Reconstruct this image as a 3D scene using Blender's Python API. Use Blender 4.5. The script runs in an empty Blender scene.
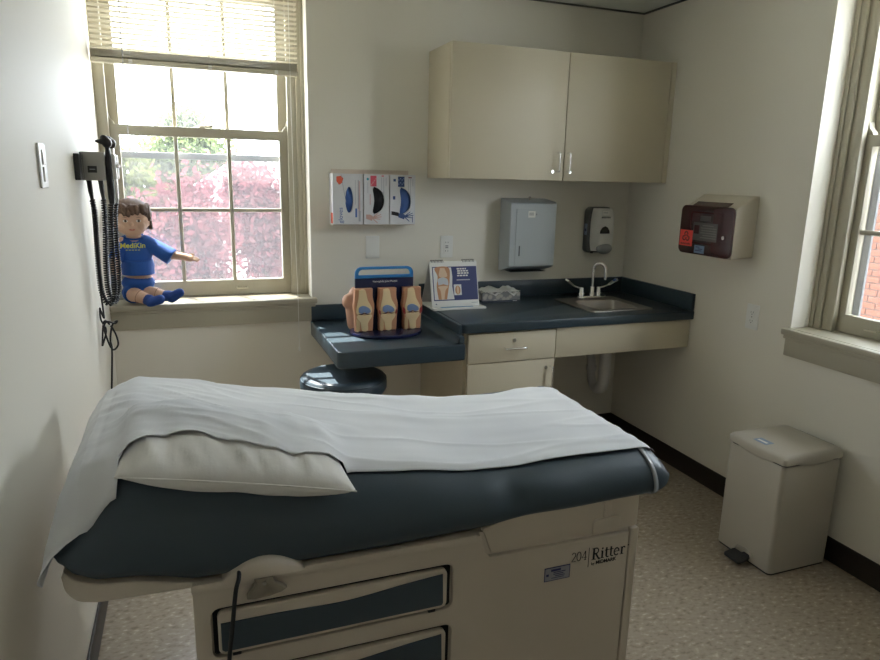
import bpy, bmesh, math, random
import numpy as np
from mathutils import Vector, Matrix, noise
random.seed(7)
S = bpy.context.scene
C = S.collection
PI = math.pi

# ------------------------------------------------------------------ camera
CAM = (-2.3799, -3.2577, 1.4948)
YAW, PITCH, ROLL, FPX = .3626, -.2261, .023, 661.76
def cam_axes():
    f = Vector((math.sin(YAW)*math.cos(PITCH), math.cos(YAW)*math.cos(PITCH), math.sin(PITCH)))
    r = Vector((math.cos(YAW), -math.sin(YAW), 0)); u = r.cross(f)
    c, s = math.cos(ROLL), math.sin(ROLL)
    return c*r+s*u, -s*r+c*u, f
r_, u_, f_ = cam_axes()
cd = bpy.data.cameras.new('camera'); cam = bpy.data.objects.new('camera', cd); C.objects.link(cam)
cam.matrix_world = Matrix(((r_.x, u_.x, -f_.x, CAM[0]), (r_.y, u_.y, -f_.y, CAM[1]), (r_.z, u_.z, -f_.z, CAM[2]), (0, 0, 0, 1)))
cd.sensor_width = 36; cd.sensor_fit = 'HORIZONTAL'; cd.lens = FPX/880*36; cd.clip_start = .02
S.camera = cam

# ------------------------------------------------------------------ light
S.view_settings.view_transform = 'Standard'; S.view_settings.look = 'None'
S.view_settings.gamma = 1; S.view_settings.use_curve_mapping = False
S.view_settings.exposure = 1.8
W = bpy.data.worlds.new('sky'); S.world = W; W.use_nodes = True
bg = W.node_tree.nodes['Background']
bg.inputs[0].default_value = (.82, .91, 1, 1); bg.inputs[1].default_value = 6.0
sd = bpy.data.lights.new('sun', 'SUN'); sd.energy = 9; sd.angle = .009; sd.color = (1, .95, .86)
sun = bpy.data.objects.new('sun', sd); C.objects.link(sun)
sun.rotation_euler = Vector((.174, -.436, -.883)).to_track_quat('-Z', 'Y').to_euler()
def portal(name, loc, direction, w, h):     # tells the renderer where the sky enters; gives no light of its own
    l = bpy.data.lights.new(name, 'AREA'); l.shape = 'RECTANGLE'; l.size = w; l.size_y = h; l.cycles.is_portal = True
    o = bpy.data.objects.new(name, l); C.objects.link(o); o.location = loc
    o.rotation_euler = Vector(direction).to_track_quat('-Z', 'Z').to_euler()
portal('window_daylight', (-2.285, .29, 1.62), (0, -1, 0), .92, 1.5)
portal('window_daylight', (.29, -1.69, 1.62), (-1, 0, 0), 1.0, 1.5)

# ------------------------------------------------------------------ materials
def mat(name, col, rough=.5, metal=0, bump=0, bscale=60, var=0, vscale=8, spec=.5, coat=0, trans=0, alpha=1):
    m = bpy.data.materials.get(name)
    if m: return m
    m = bpy.data.materials.new(name); m.use_nodes = True
    nt = m.node_tree; b = nt.nodes['Principled BSDF']
    c4 = (*col, 1)
    b.inputs['Base Color'].default_value = c4; b.inputs['Roughness'].default_value = rough
    b.inputs['Metallic'].default_value = metal; b.inputs['Specular IOR Level'].default_value = spec
    b.inputs['Coat Weight'].default_value = coat; b.inputs['Transmission Weight'].default_value = trans
    if var:
        tc = nt.nodes.new('ShaderNodeTexCoord'); n = nt.nodes.new('ShaderNodeTexNoise'); n.inputs['Scale'].default_value = vscale
        n.inputs['Detail'].default_value = 4; nt.links.new(tc.outputs['Object'], n.inputs['Vector'])
        mx = nt.nodes.new('ShaderNodeMix'); mx.data_type = 'RGBA'
        mx.inputs[6].default_value = tuple(c*(1-var) for c in col)+(1,); mx.inputs[7].default_value = tuple(min(1, c*(1+var)) for c in col)+(1,)
        nt.links.new(n.outputs['Fac'], mx.inputs[0]); nt.links.new(mx.outputs[2], b.inputs['Base Color'])
    if bump:
        tc = nt.nodes.new('ShaderNodeTexCoord'); n = nt.nodes.new('ShaderNodeTexNoise'); n.inputs['Scale'].default_value = bscale
        n.inputs['Detail'].default_value = 3; nt.links.new(tc.outputs['Object'], n.inputs['Vector'])
        bp = nt.nodes.new('ShaderNodeBump'); bp.inputs['Strength'].default_value = bump; bp.inputs['Distance'].default_value = .004
        nt.links.new(n.outputs['Fac'], bp.inputs['Height']); nt.links.new(bp.outputs['Normal'], b.inputs['Normal'])
    return m
def glass_mat(name, haze_mesh=.04, tint=(1, 1, 1), dcol=(.9, .92, .95)):
    m = bpy.data.materials.new(name); m.use_nodes = True; nt = m.node_tree
    for n in list(nt.nodes): nt.nodes.remove(n)
    out = nt.nodes.new('ShaderNodeOutputMaterial'); t = nt.nodes.new('ShaderNodeBsdfTransparent'); t.inputs[0].default_value = (*tint, 1)
    g = nt.nodes.new('ShaderNodeBsdfGlossy'); g.inputs['Roughness'].default_value = .02
    lw = nt.nodes.new('ShaderNodeLayerWeight'); lw.inputs[0].default_value = .5   # facing term is the same on both faces of the pane
    pw = nt.nodes.new('ShaderNodeMath'); pw.operation = 'POWER'; pw.inputs[1].default_value = 5; nt.links.new(lw.outputs['Facing'], pw.inputs[0])
    fr = nt.nodes.new('ShaderNodeMath'); fr.operation = 'MULTIPLY_ADD'; fr.inputs[1].default_value = .9; fr.inputs[2].default_value = .03; nt.links.new(pw.outputs[0], fr.inputs[0])
    mx = nt.nodes.new('ShaderNodeMixShader'); nt.links.new(fr.outputs[0], mx.inputs[0]); nt.links.new(t.outputs[0], mx.inputs[1]); nt.links.new(g.outputs[0], mx.inputs[2])
    d = nt.nodes.new('ShaderNodeBsdfTranslucent'); d.inputs[0].default_value = (.9, .92, .95, 1)
    m2 = nt.nodes.new('ShaderNodeMixShader'); m2.inputs[0].default_value = haze_mesh  # translucent share: added glare haze on panes, wire mesh on the screen
    nt.links.new(mx.outputs[0], m2.inputs[1]); nt.links.new(d.outputs[0], m2.inputs[2]); nt.links.new(m2.outputs[0], out.inputs[0])
    m.node_tree.nodes['Translucent BSDF'].inputs[0].default_value = (*dcol, 1)
    return m
def thin_mat(name, col, tl=.4):
    m = bpy.data.materials.new(name); m.use_nodes = True; nt = m.node_tree
    for n in list(nt.nodes): nt.nodes.remove(n)
    out = nt.nodes.new('ShaderNodeOutputMaterial'); a = nt.nodes.new('ShaderNodeBsdfDiffuse'); b = nt.nodes.new('ShaderNodeBsdfTranslucent')
    tc = nt.nodes.new('ShaderNodeTexCoord'); n = nt.nodes.new('ShaderNodeTexNoise'); n.inputs['Scale'].default_value = 3
    nt.links.new(tc.outputs['Object'], n.inputs['Vector'])
    mc = nt.nodes.new('ShaderNodeMix'); mc.data_type = 'RGBA'; mc.inputs[6].default_value = tuple(c*.7 for c in col)+(1,); mc.inputs[7].default_value = tuple(min(1, c*1.25) for c in col)+(1,)
    nt.links.new(n.outputs['Fac'], mc.inputs[0]); nt.links.new(mc.outputs[2], a.inputs[0]); nt.links.new(mc.outputs[2], b.inputs[0])
    mx = nt.nodes.new('ShaderNodeMixShader'); mx.inputs[0].default_value = tl
    nt.links.new(a.outputs[0], mx.inputs[1]); nt.links.new(b.outputs[0], mx.inputs[2]); nt.links.new(mx.outputs[0], out.inputs[0])
    return m
def floor_mat():
    m = bpy.data.materials.new('speckled_vinyl_tile'); m.use_nodes = True; nt = m.node_tree; b = nt.nodes['Principled BSDF']
    tc = nt.nodes.new('ShaderNodeTexCoord')
    n = nt.nodes.new('ShaderNodeTexNoise'); n.inputs['Scale'].default_value = 42; n.inputs['Detail'].default_value = 3
    mp = nt.nodes.new('ShaderNodeMapping'); mp.inputs['Scale'].default_value = (1, 1.7, 1); mp.inputs['Rotation'].default_value = (0, 0, .5)
    nt.links.new(tc.outputs['Object'], mp.inputs[0]); nt.links.new(mp.outputs[0], n.inputs['Vector'])
    cr = nt.nodes.new('ShaderNodeValToRGB'); e = cr.color_ramp.elements
    e[0].position = .3; e[0].color = (.23, .18, .125, 1); e[1].position = .72; e[1].color = (.60, .53, .43, 1)
    x = cr.color_ramp.elements.new(.45); x.color = (.35, .29, .22, 1); x = cr.color_ramp.elements.new(.6); x.color = (.39, .325, .25, 1)
    nt.links.new(n.outputs['Fac'], cr.inputs[0])
    br = nt.nodes.new('ShaderNodeTexBrick'); br.offset = 0; br.inputs['Scale'].default_value = 1; br.inputs['Brick Width'].default_value = .305; br.inputs['Row Height'].default_value = .305
    br.inputs['Mortar Size'].default_value = .0012; br.inputs['Color1'].default_value = (1, 1, 1, 1); br.inputs['Color2'].default_value = (.95, .95, .95, 1); br.inputs['Mortar'].default_value = (.82, .82, .82, 1)
    nt.links.new(tc.outputs['Object'], br.inputs['Vector'])
    mx = nt.nodes.new('ShaderNodeMix'); mx.data_type = 'RGBA'; mx.blend_type = 'MULTIPLY'; mx.inputs[0].default_value = 1
    nt.links.new(cr.outputs[0], mx.inputs[6]); nt.links.new(br.outputs[0], mx.inputs[7]); nt.links.new(mx.outputs[2], b.inputs['Base Color'])
    b.inputs['Roughness'].default_value = .28
    return m
WALL = mat('wall_paint', (.80, .76, .665), .65, bump=.06, bscale=180)
CEIL = mat('ceiling_tile', (.84, .87, .79), .9, bump=.2, bscale=120)
FLOOR = floor_mat()
BASEB = mat('dark_vinyl_baseboard', (.022, .016, .013), .45)
TRIM = mat('greige_trim_paint', (.45, .415, .32), .4)
BLINDM = mat('blind_vinyl', (.62, .57, .45), .45)
ALU = mat('storm_frame_aluminium', (.35, .36, .37), .5, metal=.3)
GLASS = glass_mat('window_glass', .02)  # glare haze is put into the pane material as a pale veil
SCREEN = glass_mat('insect_screen_mesh', .35, dcol=(.03, .03, .032))
VINYL = mat('slate_blue_vinyl', (.042, .064, .084), .40, bump=.05, bscale=220, spec=.5)
COUNTER = mat('slate_laminate', (.032, .052, .068), .32, var=.15, vscale=150)
CREAM = mat('cream_laminate', (.60, .535, .40), .5, bump=.03, bscale=150)
BEIGE = mat('beige_table_steel', (.62, .545, .45), .45)
PAPER = thin_mat('exam_paper', (.88, .90, .95), .08)
PILLOW = mat('pillow_cloth', (.84, .82, .78), .8, bump=.15, bscale=60)
BLACK = mat('black_plastic', (.008, .008, .009), .4)
RUBBER = mat('black_rubber', (.010, .010, .011), .55)
DARK = mat('opening_shade_black', (.006, .006, .006), .9)  # near-black that paints the shade inside openings
STEEL = mat('brushed_steel', (.46, .43, .39), .34, metal=1)
CHROME = mat('chrome', (.85, .85, .86), .07, metal=1)
WHITEP = mat('white_plastic', (.82, .81, .77), .35)
PVC = mat('grey_white_pvc', (.62, .60, .58), .4)
INK = mat('black_ink', (.01, .01, .012), .6)

# ------------------------------------------------------------------ helpers
def tag(o, label, cat=None, group=None, kind=None):
    if label: o['label'] = label
    if cat: o['category'] = cat
    if group: o['group'] = group
    if kind: o['kind'] = kind
    return o
def put(o, parent):
    if parent is not None:
        o.parent = parent; o.matrix_parent_inverse = Matrix.Translation(-parent.location)
def obj(name, bm, m, parent=None, smooth=None):
    if isinstance(bm, bpy.types.Mesh): me = bm; me.name = name
    else:
        me = bpy.data.meshes.new(name); bmesh.ops.recalc_face_normals(bm, faces=bm.faces); bm.to_mesh(me); bm.free()
    me.materials.clear(); me.materials.append(m)
    if smooth is not None:
        for p in me.polygons: p.use_smooth = True
        if smooth < 180: me.set_sharp_from_angle(angle=math.radians(smooth))
    o = bpy.data.objects.new(name, me); C.objects.link(o); put(o, parent)
    return o
def thing(name, label, cat, loc, group=None, kind=None):
    o = bpy.data.objects.new(name, None); C.objects.link(o); o.location = loc; o.empty_display_size = .05
    return tag(o, label, cat, group, kind)
def B(): return bmesh.new()
def box(bm, x0, x1, y0, y1, z0, z1, bev=0, seg=2):
    g = bmesh.ops.create_cube(bm, size=1); v = g['verts']
    for q in v: q.co = Vector(((x0+x1)/2+q.co.x*(x1-x0), (y0+y1)/2+q.co.y*(y1-y0), (z0+z1)/2+q.co.z*(z1-z0)))
    if bev:
        es = list({e for q in v for e in q.link_edges}); bmesh.ops.bevel(bm, geom=es, offset=bev, segments=seg, affect='EDGES', profile=.5)
    return bm
def bx(name, m, parent, x0, x1, y0, y1, z0, z1, bev=0, seg=2):
    a, b = sorted((x0, x1)); c, d = sorted((y0, y1)); e, f = sorted((z0, z1))
    return obj(name, box(B(), a, b, c, d, e, f, bev, seg), m, parent, 35 if bev else None)
def frames(pts):
    n = len(pts); T = []
    for i in range(n):
        t = (pts[min(i+1, n-1)]-pts[max(i-1, 0)]); T.append(t.normalized() if t.length > 1e-9 else Vector((0, 0, 1)))
    a = Vector((0, 0, 1)) if abs(T[0].z) < .9 else Vector((1, 0, 0))
    N = [(a-T[0]*a.dot(T[0])).normalized()]
    for i in range(1, n):
        v = N[-1]-T[i]*N[-1].dot(T[i]); N.append(v.normalized() if v.length > 1e-9 else N[-1])
    return T, N
def tube(bm, pts, r, seg=8, cap=True, closed=False):
    pts = [Vector(p) for p in pts]; T, N = frames(pts); rings = []
    for i, p in enumerate(pts):
        rr = r[i] if isinstance(r, (list, tuple)) else r
        b = T[i].cross(N[i]); rings.append([bm.verts.new(p+(N[i]*math.cos(2*PI*k/seg)+b*math.sin(2*PI*k/seg))*rr) for k in range(seg)])
    for i in range(len(rings)-1+(1 if closed else 0)):
        A, Bq = rings[i], rings[(i+1) % len(rings)]
        for k in range(seg): bm.faces.new((A[k], A[(k+1) % seg], Bq[(k+1) % seg], Bq[k]))
    if cap and not closed: bm.faces.new(rings[0][::-1]); bm.faces.new(rings[-1])
    return bm
def spline(pts, n=8):
    P = [Vector(p) for p in pts]; P = [P[0]*2-P[1]]+P+[P[-1]*2-P[-2]]; out = []
    for i in range(1, len(P)-2):
        for k in range(n):
            t = k/n; a, b, c, d = P[i-1], P[i], P[i+1], P[i+2]
            out.append(.5*((2*b)+(-a+c)*t+(2*a-5*b+4*c-d)*t*t+(-a+3*b-3*c+d)*t**3))
    out.append(P[-2]); return out
def lathe(bm, prof, cx, cy, seg=24, cz=0):
    rings = []
    for r, z in prof:
        rings.append([bm.verts.new((cx+r*math.cos(2*PI*k/seg), cy+r*math.sin(2*PI*k/seg), cz+z)) for k in range(seg)] if r > 1e-6 else [bm.verts.new((cx, cy, cz+z))])
    for A, Bq in zip(rings, rings[1:]):
        for k in range(seg):
            a = [A[k % len(A)], A[(k+1) % len(A)], Bq[(k+1) % len(Bq)], Bq[k % len(Bq)]]
            a = list(dict.fromkeys(a))
            if len(a) > 2: bm.faces.new(a)
    return bm
def ell(bm, c, r, sub=3, rot=None):
    g = bmesh.ops.create_icosphere(bm, subdivisions=sub, radius=1)
    for v in g['verts']:
        p = Vector((v.co.x*r[0], v.co.y*r[1], v.co.z*r[2]))
        if rot is not None: p = rot @ p
        v.co = p+Vector(c)
    return bm
def curve_mesh(cu):
    o = bpy.data.objects.new('tmp', cu); me = bpy.data.meshes.new_from_object(o); bpy.data.objects.remove(o); return me
MAPS = {'xz': lambda p, u, v, w: Vector((u, p+w, v)), 'yz': lambda p, u, v, w: Vector((p+w, u, v)), 'xy': lambda p, u, v, w: Vector((u, v, p+w))}
def plate_bm(outlines, t, plane, pos, bev=0, fn=None):
    cu = bpy.data.curves.new('tmp', 'CURVE'); cu.dimensions = '2D'; cu.fill_mode = 'BOTH'
    cu.extrude = max(t/2-bev, 0); cu.bevel_depth = bev; cu.bevel_resolution = 2 if bev else 0; cu.offset = -bev
    for ol in outlines:
        s = cu.splines.new('POLY'); s.points.add(len(ol)-1); s.use_cyclic_u = True
        for q, (a, b) in zip(s.points, ol): q.co = (a, b, 0, 1)
    me = curve_mesh(cu); f = fn or (lambda u, v, w: MAPS[plane](pos, u, v, w))
    for v in me.vertices: v.co = f(*v.co)
    bm = B(); bm.from_mesh(me); bpy.data.meshes.remove(me); bmesh.ops.remove_doubles(bm, verts=bm.verts, dist=1e-6)
    return bm
def plate(name, m, parent, outlines, t, plane, pos, bev=0, fn=None):
    return obj(name, plate_bm(outlines, t, plane, pos, bev, fn), m, parent, 35)
def rect(a, b, c, d): return [(a, c), (b, c), (b, d), (a, d)]
def rrect(a, b, c, d, r, n=5):
    if not isinstance(r, (list, tuple)): r = [r]*4
    out = []
    for (cx, cy, a0), q in zip(((b, d, 0), (a, d, 90), (a, c, 180), (b, c, 270)), r):
        ox = cx-q if cx == b else cx+q; oy = cy-q if cy == d else cy+q
        for k in range(n+1):
            t = math.radians(a0+90*k/n); out.append((ox+q*math.cos(t), oy+q*math.sin(t)))
    return out
def ellipse(cx, cy, rx, ry, n=20, a0=0): return [(cx+rx*math.cos(a0+2*PI*k/n), cy+ry*math.sin(a0+2*PI*k/n)) for k in range(n)]
def text_obj(name, s, m, parent, origin, U, V, size, ext=.0004, align='LEFT', bold=0):
    cu = bpy.data.curves.new('tmp', 'FONT'); cu.body = s; cu.size = size; cu.extrude = ext; cu.align_x = align; cu.offset = bold
    me = curve_mesh(cu); U, V, O = Vector(U).normalized(), Vector(V).normalized(), Vector(origin); N = U.cross(V)
    for v in me.vertices: v.co = O+U*v.co.x+V*v.co.y+N*v.co.z
    return obj(name, me, m, parent)
def ribbon(bm, pts, w, fn, t=.0006):
    pts = [Vector((*p, 0)) for p in pts]; n = len(pts); L = []
    for i in range(n):
        d = (pts[min(i+1, n-1)]-pts[max(i-1, 0)]).normalized(); nn = Vector((-d.y, d.x, 0)); ww = w[i] if isinstance(w, list) else w
        L.append((pts[i]+nn*ww/2, pts[i]-nn*ww/2))
    for lev in (0, t):
        pass
    top = [(bm.verts.new(fn(a.x, a.y, t)), bm.verts.new(fn(b.x, b.y, t))) for a, b in L]
    bot = [(bm.verts.new(fn(a.x, a.y, 0)), bm.verts.new(fn(b.x, b.y, 0))) for a, b in L]
    for i in range(n-1):
        bm.faces.new((top[i][0], top[i][1], top[i+1][1], top[i+1][0])); bm.faces.new((top[i][0], top[i+1][0], bot[i+1][0], bot[i][0])); bm.faces.new((top[i][1], bot[i][1], bot[i+1][1], top[i+1][1]))
def remesh(bm, vox, smooth=3, it=.5):
    me = bpy.data.meshes.new('tmp'); bm.to_mesh(me); bm.free(); o = bpy.data.objects.new('tmp', me); C.objects.link(o)
    r = o.modifiers.new('r', 'REMESH'); r.mode = 'VOXEL'; r.voxel_size = vox
    s = o.modifiers.new('s', 'SMOOTH'); s.iterations = smooth; s.factor = it
    dg = bpy.context.evaluated_depsgraph_get(); dg.update(); m2 = bpy.data.meshes.new_from_object(o.evaluated_get(dg))
    bpy.data.objects.remove(o); return m2
def capsule(bm, p, q, r0, r1, seg=14, n=5):
    p, q = Vector(p), Vector(q); d = (q-p).normalized(); pts = []; rs = []
    for k in range(n): a = PI/2*(1-k/n); pts.append(p-d*r0*math.sin(a)); rs.append(max(r0*math.cos(a), 1e-4))
    pts.append(p); rs.append(r0); pts.append(q); rs.append(r1)
    for k in range(1, n+1): a = PI/2*k/n; pts.append(q+d*r1*math.sin(a)); rs.append(max(r1*math.cos(a), 1e-4))
    return tube(bm, pts, rs, seg)
def interp(x, tab):
    if x <= tab[0][0]: return tab[0][1]
    for (a, va), (b, vb) in zip(tab, tab[1:]):
        if x <= b:
            t = (x-a)/(b-a); t = t*t*(3-2*t)*.5+t*.5; return va+(vb-va)*t
    return tab[-1][1]

# ------------------------------------------------------------------ room shell
LX, H, FY, TH = -2.735, 2.3875, -4.3, .28
st = lambda o: tag(o, None, kind='structure')
st(bx('floor', FLOOR, None, LX-.12, TH, FY-.1, TH, -.08, 0))
st(bx('ceiling', CEIL, None, LX-.12, TH, FY-.1, TH, H, H+.1))
W1 = (LX, -1.829, .865, 2.33); W2 = (-2.185, -1.205, .865, 2.33)
st(plate('wall_back', WALL, None, [rect(LX-.12, TH, 0, H), rect(LX, W1[1], W1[2], W1[3])], TH, 'xz', TH/2))
st(plate('wall_right', WALL, None, [rect(FY, 0, 0, H), rect(*W2)], TH, 'yz', TH/2))
st(bx('wall_left', WALL, None, LX-.12, LX, FY, 0, 0, H))
st(bx('wall_front', WALL, None, LX-.12, TH, FY-.1, FY, 0, H))
def baseboard(name, plane, prof_pos, a, b):
    bm = B()
    if plane == 'x': box(bm, prof_pos[0], prof_pos[1], a, b, 0, .102, .003)
    else: box(bm, a, b, prof_pos[0], prof_pos[1], 0, .102, .003)
    return st(obj(name, bm, BASEB, None, 35))
baseboard('baseboard_right', 'x', (-.009, 0), FY, -.001)
baseboard('baseboard_left', 'x', (LX, LX+.009), FY, -.001)
baseboard('baseboard_back', 'y', (-.009, 0), LX+.01, -1.26)
baseboard('baseboard_back', 'y', (-.009, 0), -.78, -.01)
TRDK = mat('ceiling_angle_shadow_gap', (.10, .10, .085), .6)  # dark strip stands in for the shadow line where walls meet the ceiling
st(bx('shadow_trim_1', TRDK, None, LX, -.001, -.012, -.0005, H-.007, H-.0005))
st(bx('shadow_trim_2', TRDK, None, -.012, -.0005, FY, -.013, H-.007, H-.0005))

# ------------------------------------------------------------------ windows
def window(n, P, o0, o1, s0, s1, g0, g1, left_wall=False):
    # P(u, d, z) -> world; u along the wall, d outwards
    root = thing('window_%d' % n, None, None, P((o0+o1)/2, 0, .9), kind='structure')
    def wb(name, m, par, u0, u1, d0, d1, z0, z1, bev=0):
        a, b = P(u0, d0, z0), P(u1, d1, z1); return bx(name, m, par, a.x, b.x, a.y, b.y, a.z, b.z, bev)
    zs = .902
    # outer frame: jambs with stepped stops, head
    for side in (0, 1):
        a, b = (o0, s0) if side == 0 else (s1, o1)
        j = wb('jamb', TRIM, root, a, b, .15, .27, zs, 2.33)
        e = (b-.0, b+.012) if side == 0 else (a-.012, a)
        wid = b-a
        wb('jamb_stop', TRIM, j, a, b+.010 if side == 0 else b, .122, .15, zs, 2.33, .003) if side == 0 else wb('jamb_stop', TRIM, j, a-.010, b, .122, .15, zs, 2.33, .003)
        if wid > .06:
            w0, w1 = (a, a+wid*.55) if side == 0 else (b-wid*.55, b)
            wb('jamb_bead', TRIM, j, w0, w1, .108, .122, zs, 2.33, .005)
            w0, w1 = (a, a+wid*.22) if side == 0 else (b-wid*.22, b)
            wb('jamb_bead', TRIM, j, w0, w1, .098, .108, zs, 2.33, .003)
    wb('window_head', TRIM, root, s0, s1, .122, .27, 2.316, 2.33)
    wb('outer_sill', TRIM, root, o0, o1, .176, .27, .866, .9)
    # inside stool and apron
    ex = .022
    sb = B(); 
    u0 = o0 if left_wall else o0-ex
    lo, hi = u0, o1+ex
    wb('sill', TRIM, root, o0+.001, o1-.001, -.001, .174, .868, zs, 0)
    wb('sill_nose', TRIM, root, lo+.001, hi, -.034, -.001, .874, zs, .007)
    wb('sill_moulding', TRIM, root, lo+.001+(0 if left_wall else .008), hi-.008, -.024, -.001, .858, .874, .004)
    wb('apron', TRIM, root, lo+.001+(0 if left_wall else .014), hi-.014, -.016, -.001, .785, .858, .002)
    # sashes
    mu = [g0+(g1-g0)/3, g0+2*(g1-g0)/3]
    for nm, d0, d1, zb, zg0, zm, zg1, zt in (('lower_sash', .152, .186, .904, .978, 1.318, 1.652, 1.697), ('upper_sash', .192, .226, 1.654, 1.699, 1.985, 2.27, 2.315)):
        oa = rect(s0+.001, s1-.001, zb, zt); ob = rect(g0, g1, zg0, zg1); dm = (d0+d1)/2
        fn = lambda u, v, w, dm=dm: P(u, dm+w, v)
        sash = plate(nm, TRIM, root, [oa, ob], d1-d0, None, 0, .003, fn)
        for u in mu: wb('muntin', TRIM, sash, u-.009, u+.009, d0+.003, d1-.003, zg0-.001, zg1+.001, .004)
        us = [g0]+mu+[g1]
        for i in range(3):
            ua, ub = us[i]+(.009 if i else 0), us[i+1]-(.009 if i < 2 else 0)
            wb('muntin', TRIM, sash, ua, ub, d0+.004, d1-.004, zm-.009, zm+.009, .004)
            for za, zb2 in ((zg0, zm-.009), (zm+.009, zg1)):
                wb('pane', GLASS, sash, ua, ub, dm-.0015, dm+.0015, za, zb2)
        if nm == 'lower_sash':
            um = (g0+g1)/2
            lk = B(); c = P(um, .170, 1.697)
            lathe(lk, [(.0, 0), (.017, 0), (.017, .008), (.012, .013), (0, .013)], c.x, c.y, 14, c.z)
            d = P(um+.05, .162, 1.708)-c
            tube(lk, [c+Vector((0, 0, .008)), c+d*.6, c+d], [.006, .005, .008], 8)
            obj('sash_lock', lk, BLINDM, sash, 40)
            for u in (um+.15,) if n == 1 else (um-.24,):
                lf = B(); tube(lf, [P(u-.025, .151, .942), P(u-.025, .138, .937), P(u+.025, .138, .937), P(u+.025, .151, .942)], .004, 6)
                obj('sash_lift', lf, BLINDM, sash, 40)
        for sgn, u in ((1, s0+.002), (-1, s1-.002)):       # horns running past the meeting rail
            if nm == 'lower_sash':
                hb = [(0, 0), (.03*sgn, 0), (.026*sgn, .012), (.012*sgn, .026), (.006*sgn, .05), (0, .05)]
                plate('horn', TRIM, sash, [[(u+a, 1.696+b) for a, b in hb]], .03, None, 0, .002, lambda p, q, w: P(p, .169+w, q))
    # storm window outside the sashes
    fn = lambda u, v, w: P(u, .247+w, v)
    stf = plate('storm_frame', ALU, root, [rect(s0-.0, s1, .905, 2.316), rect(g0-.008, g1+.008, .94, 1.556), rect(g0-.008, g1+.008, 1.578, 2.28)], .012, None, 0, 0, fn)
    wb('insect_screen', SCREEN, stf, g0-.008, g1+.008, .2515, .2520, .94, 1.556)
    wb('storm_rail', ALU, stf, g0-.02, g1+.02, .232, .240, 1.552, 1.582, .002)
    return root
P1 = lambda u, d, z: Vector((u, d, z))
P2 = lambda u, d, z: Vector((d, -u, z))
window(1, P1, LX, -1.829, -2.700, -1.898, -2.652, -1.946, True)
window(2, P2, 1.205, 2.185, 1.288, 2.102, 1.326, 2.064)

# ------------------------------------------------------------------ venetian blind, half raised
def blind():
    x0, x1 = -2.733, -1.862
    t = thing('venetian_blind', 'cream venetian blind half raised in the window above the doll', 'blind', (-2.3, .045, 1.94))
    bx('head_rail', BLINDM, t, x0, x1, .02, .07, 2.29, 2.328, .003)
    me = None
    for k in range(14):
        z = 2.003+k*.0208
        if me is None:
            bm = B(); prof = [(-.0125, -.0035), (-.006, .0), (0, .0012), (.006, .0), (.0125, -.0035)]
            ca, sa = math.cos(-.24), math.sin(-.24); pr = []
            for y, zz in prof: pr.append((y*ca-zz*sa, y*sa+zz*ca))
            rows = []
            for off in (0, -.0009):
                rows.append([[bm.verts.new((x, y, zz+off)) for y, zz in pr] for x in (x0+.004-(x0+x1)/2, x1-.004-(x0+x1)/2)])
            for q, rw in enumerate(rows):
                for i in range(4): bm.faces.new((rw[0][i], rw[0][i+1], rw[1][i+1], rw[1][i]))
            for i in (0, 4): bm.faces.new((rows[0][0][i], rows[0][1][i], rows[1][1][i], rows[1][0][i]))
            o = obj('slat', bm, BLINDM, t, 60); me = o.data
        else:
            o = bpy.data.objects.new('slat', me); C.objects.link(o); put(o, t)
        o.location = ((x0+x1)/2, .045, z)
    for k in range(9):   # bunched slats on the bottom rail
        o = bpy.data.objects.new('slat', me); C.objects.link(o); put(o, t); o.location = ((x0+x1)/2+random.uniform(-.001, .001), .045, 1.9655+k*.0033)
    bx('bottom_rail', BLINDM, t, x0+.003, x1-.003, .030, .060, 1.938, 1.960, .005)
    for x in (-2.575, -2.252, -1.965):
        bx('cord_clip', WHITEP, t, x-.008, x+.008, .0262, .0302, 1.942, 1.958, .001)
        for y in (.033, .057):
            bm = B(); tube(bm, [(x, y, 1.955), (x, y, 2.295)], .0008, 5); obj('ladder_cord', bm, WHITEP, t)
    bm = B(); tube(bm, spline([(-2.60, .018, 2.30), (-2.602, .012, 2.1), (-2.604, .014, 1.8), (-2.606, .016, 1.60)]), .0022, 6); obj('tilt_wand', bm, mat('clear_plastic', (.8, .8, .82), .1, trans=.6), t, 60)
    bm = B(); tube(bm, spline([(-1.905, .018, 2.30), (-1.905, .012, 1.9), (-1.903, .006, 1.3), (-1.903, -.03, .95), (-1.903, -.039, .89), (-1.903, -.038, .80), (-1.903, -.036, .66)]), .0014, 6)
    lathe(bm, [(0, 0), (.005, 0), (.004, .02), (0, .024)], -1.903, -.036, 10, .64); obj('pull_cord', bm, WHITEP, t, 60)
blind()

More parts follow.
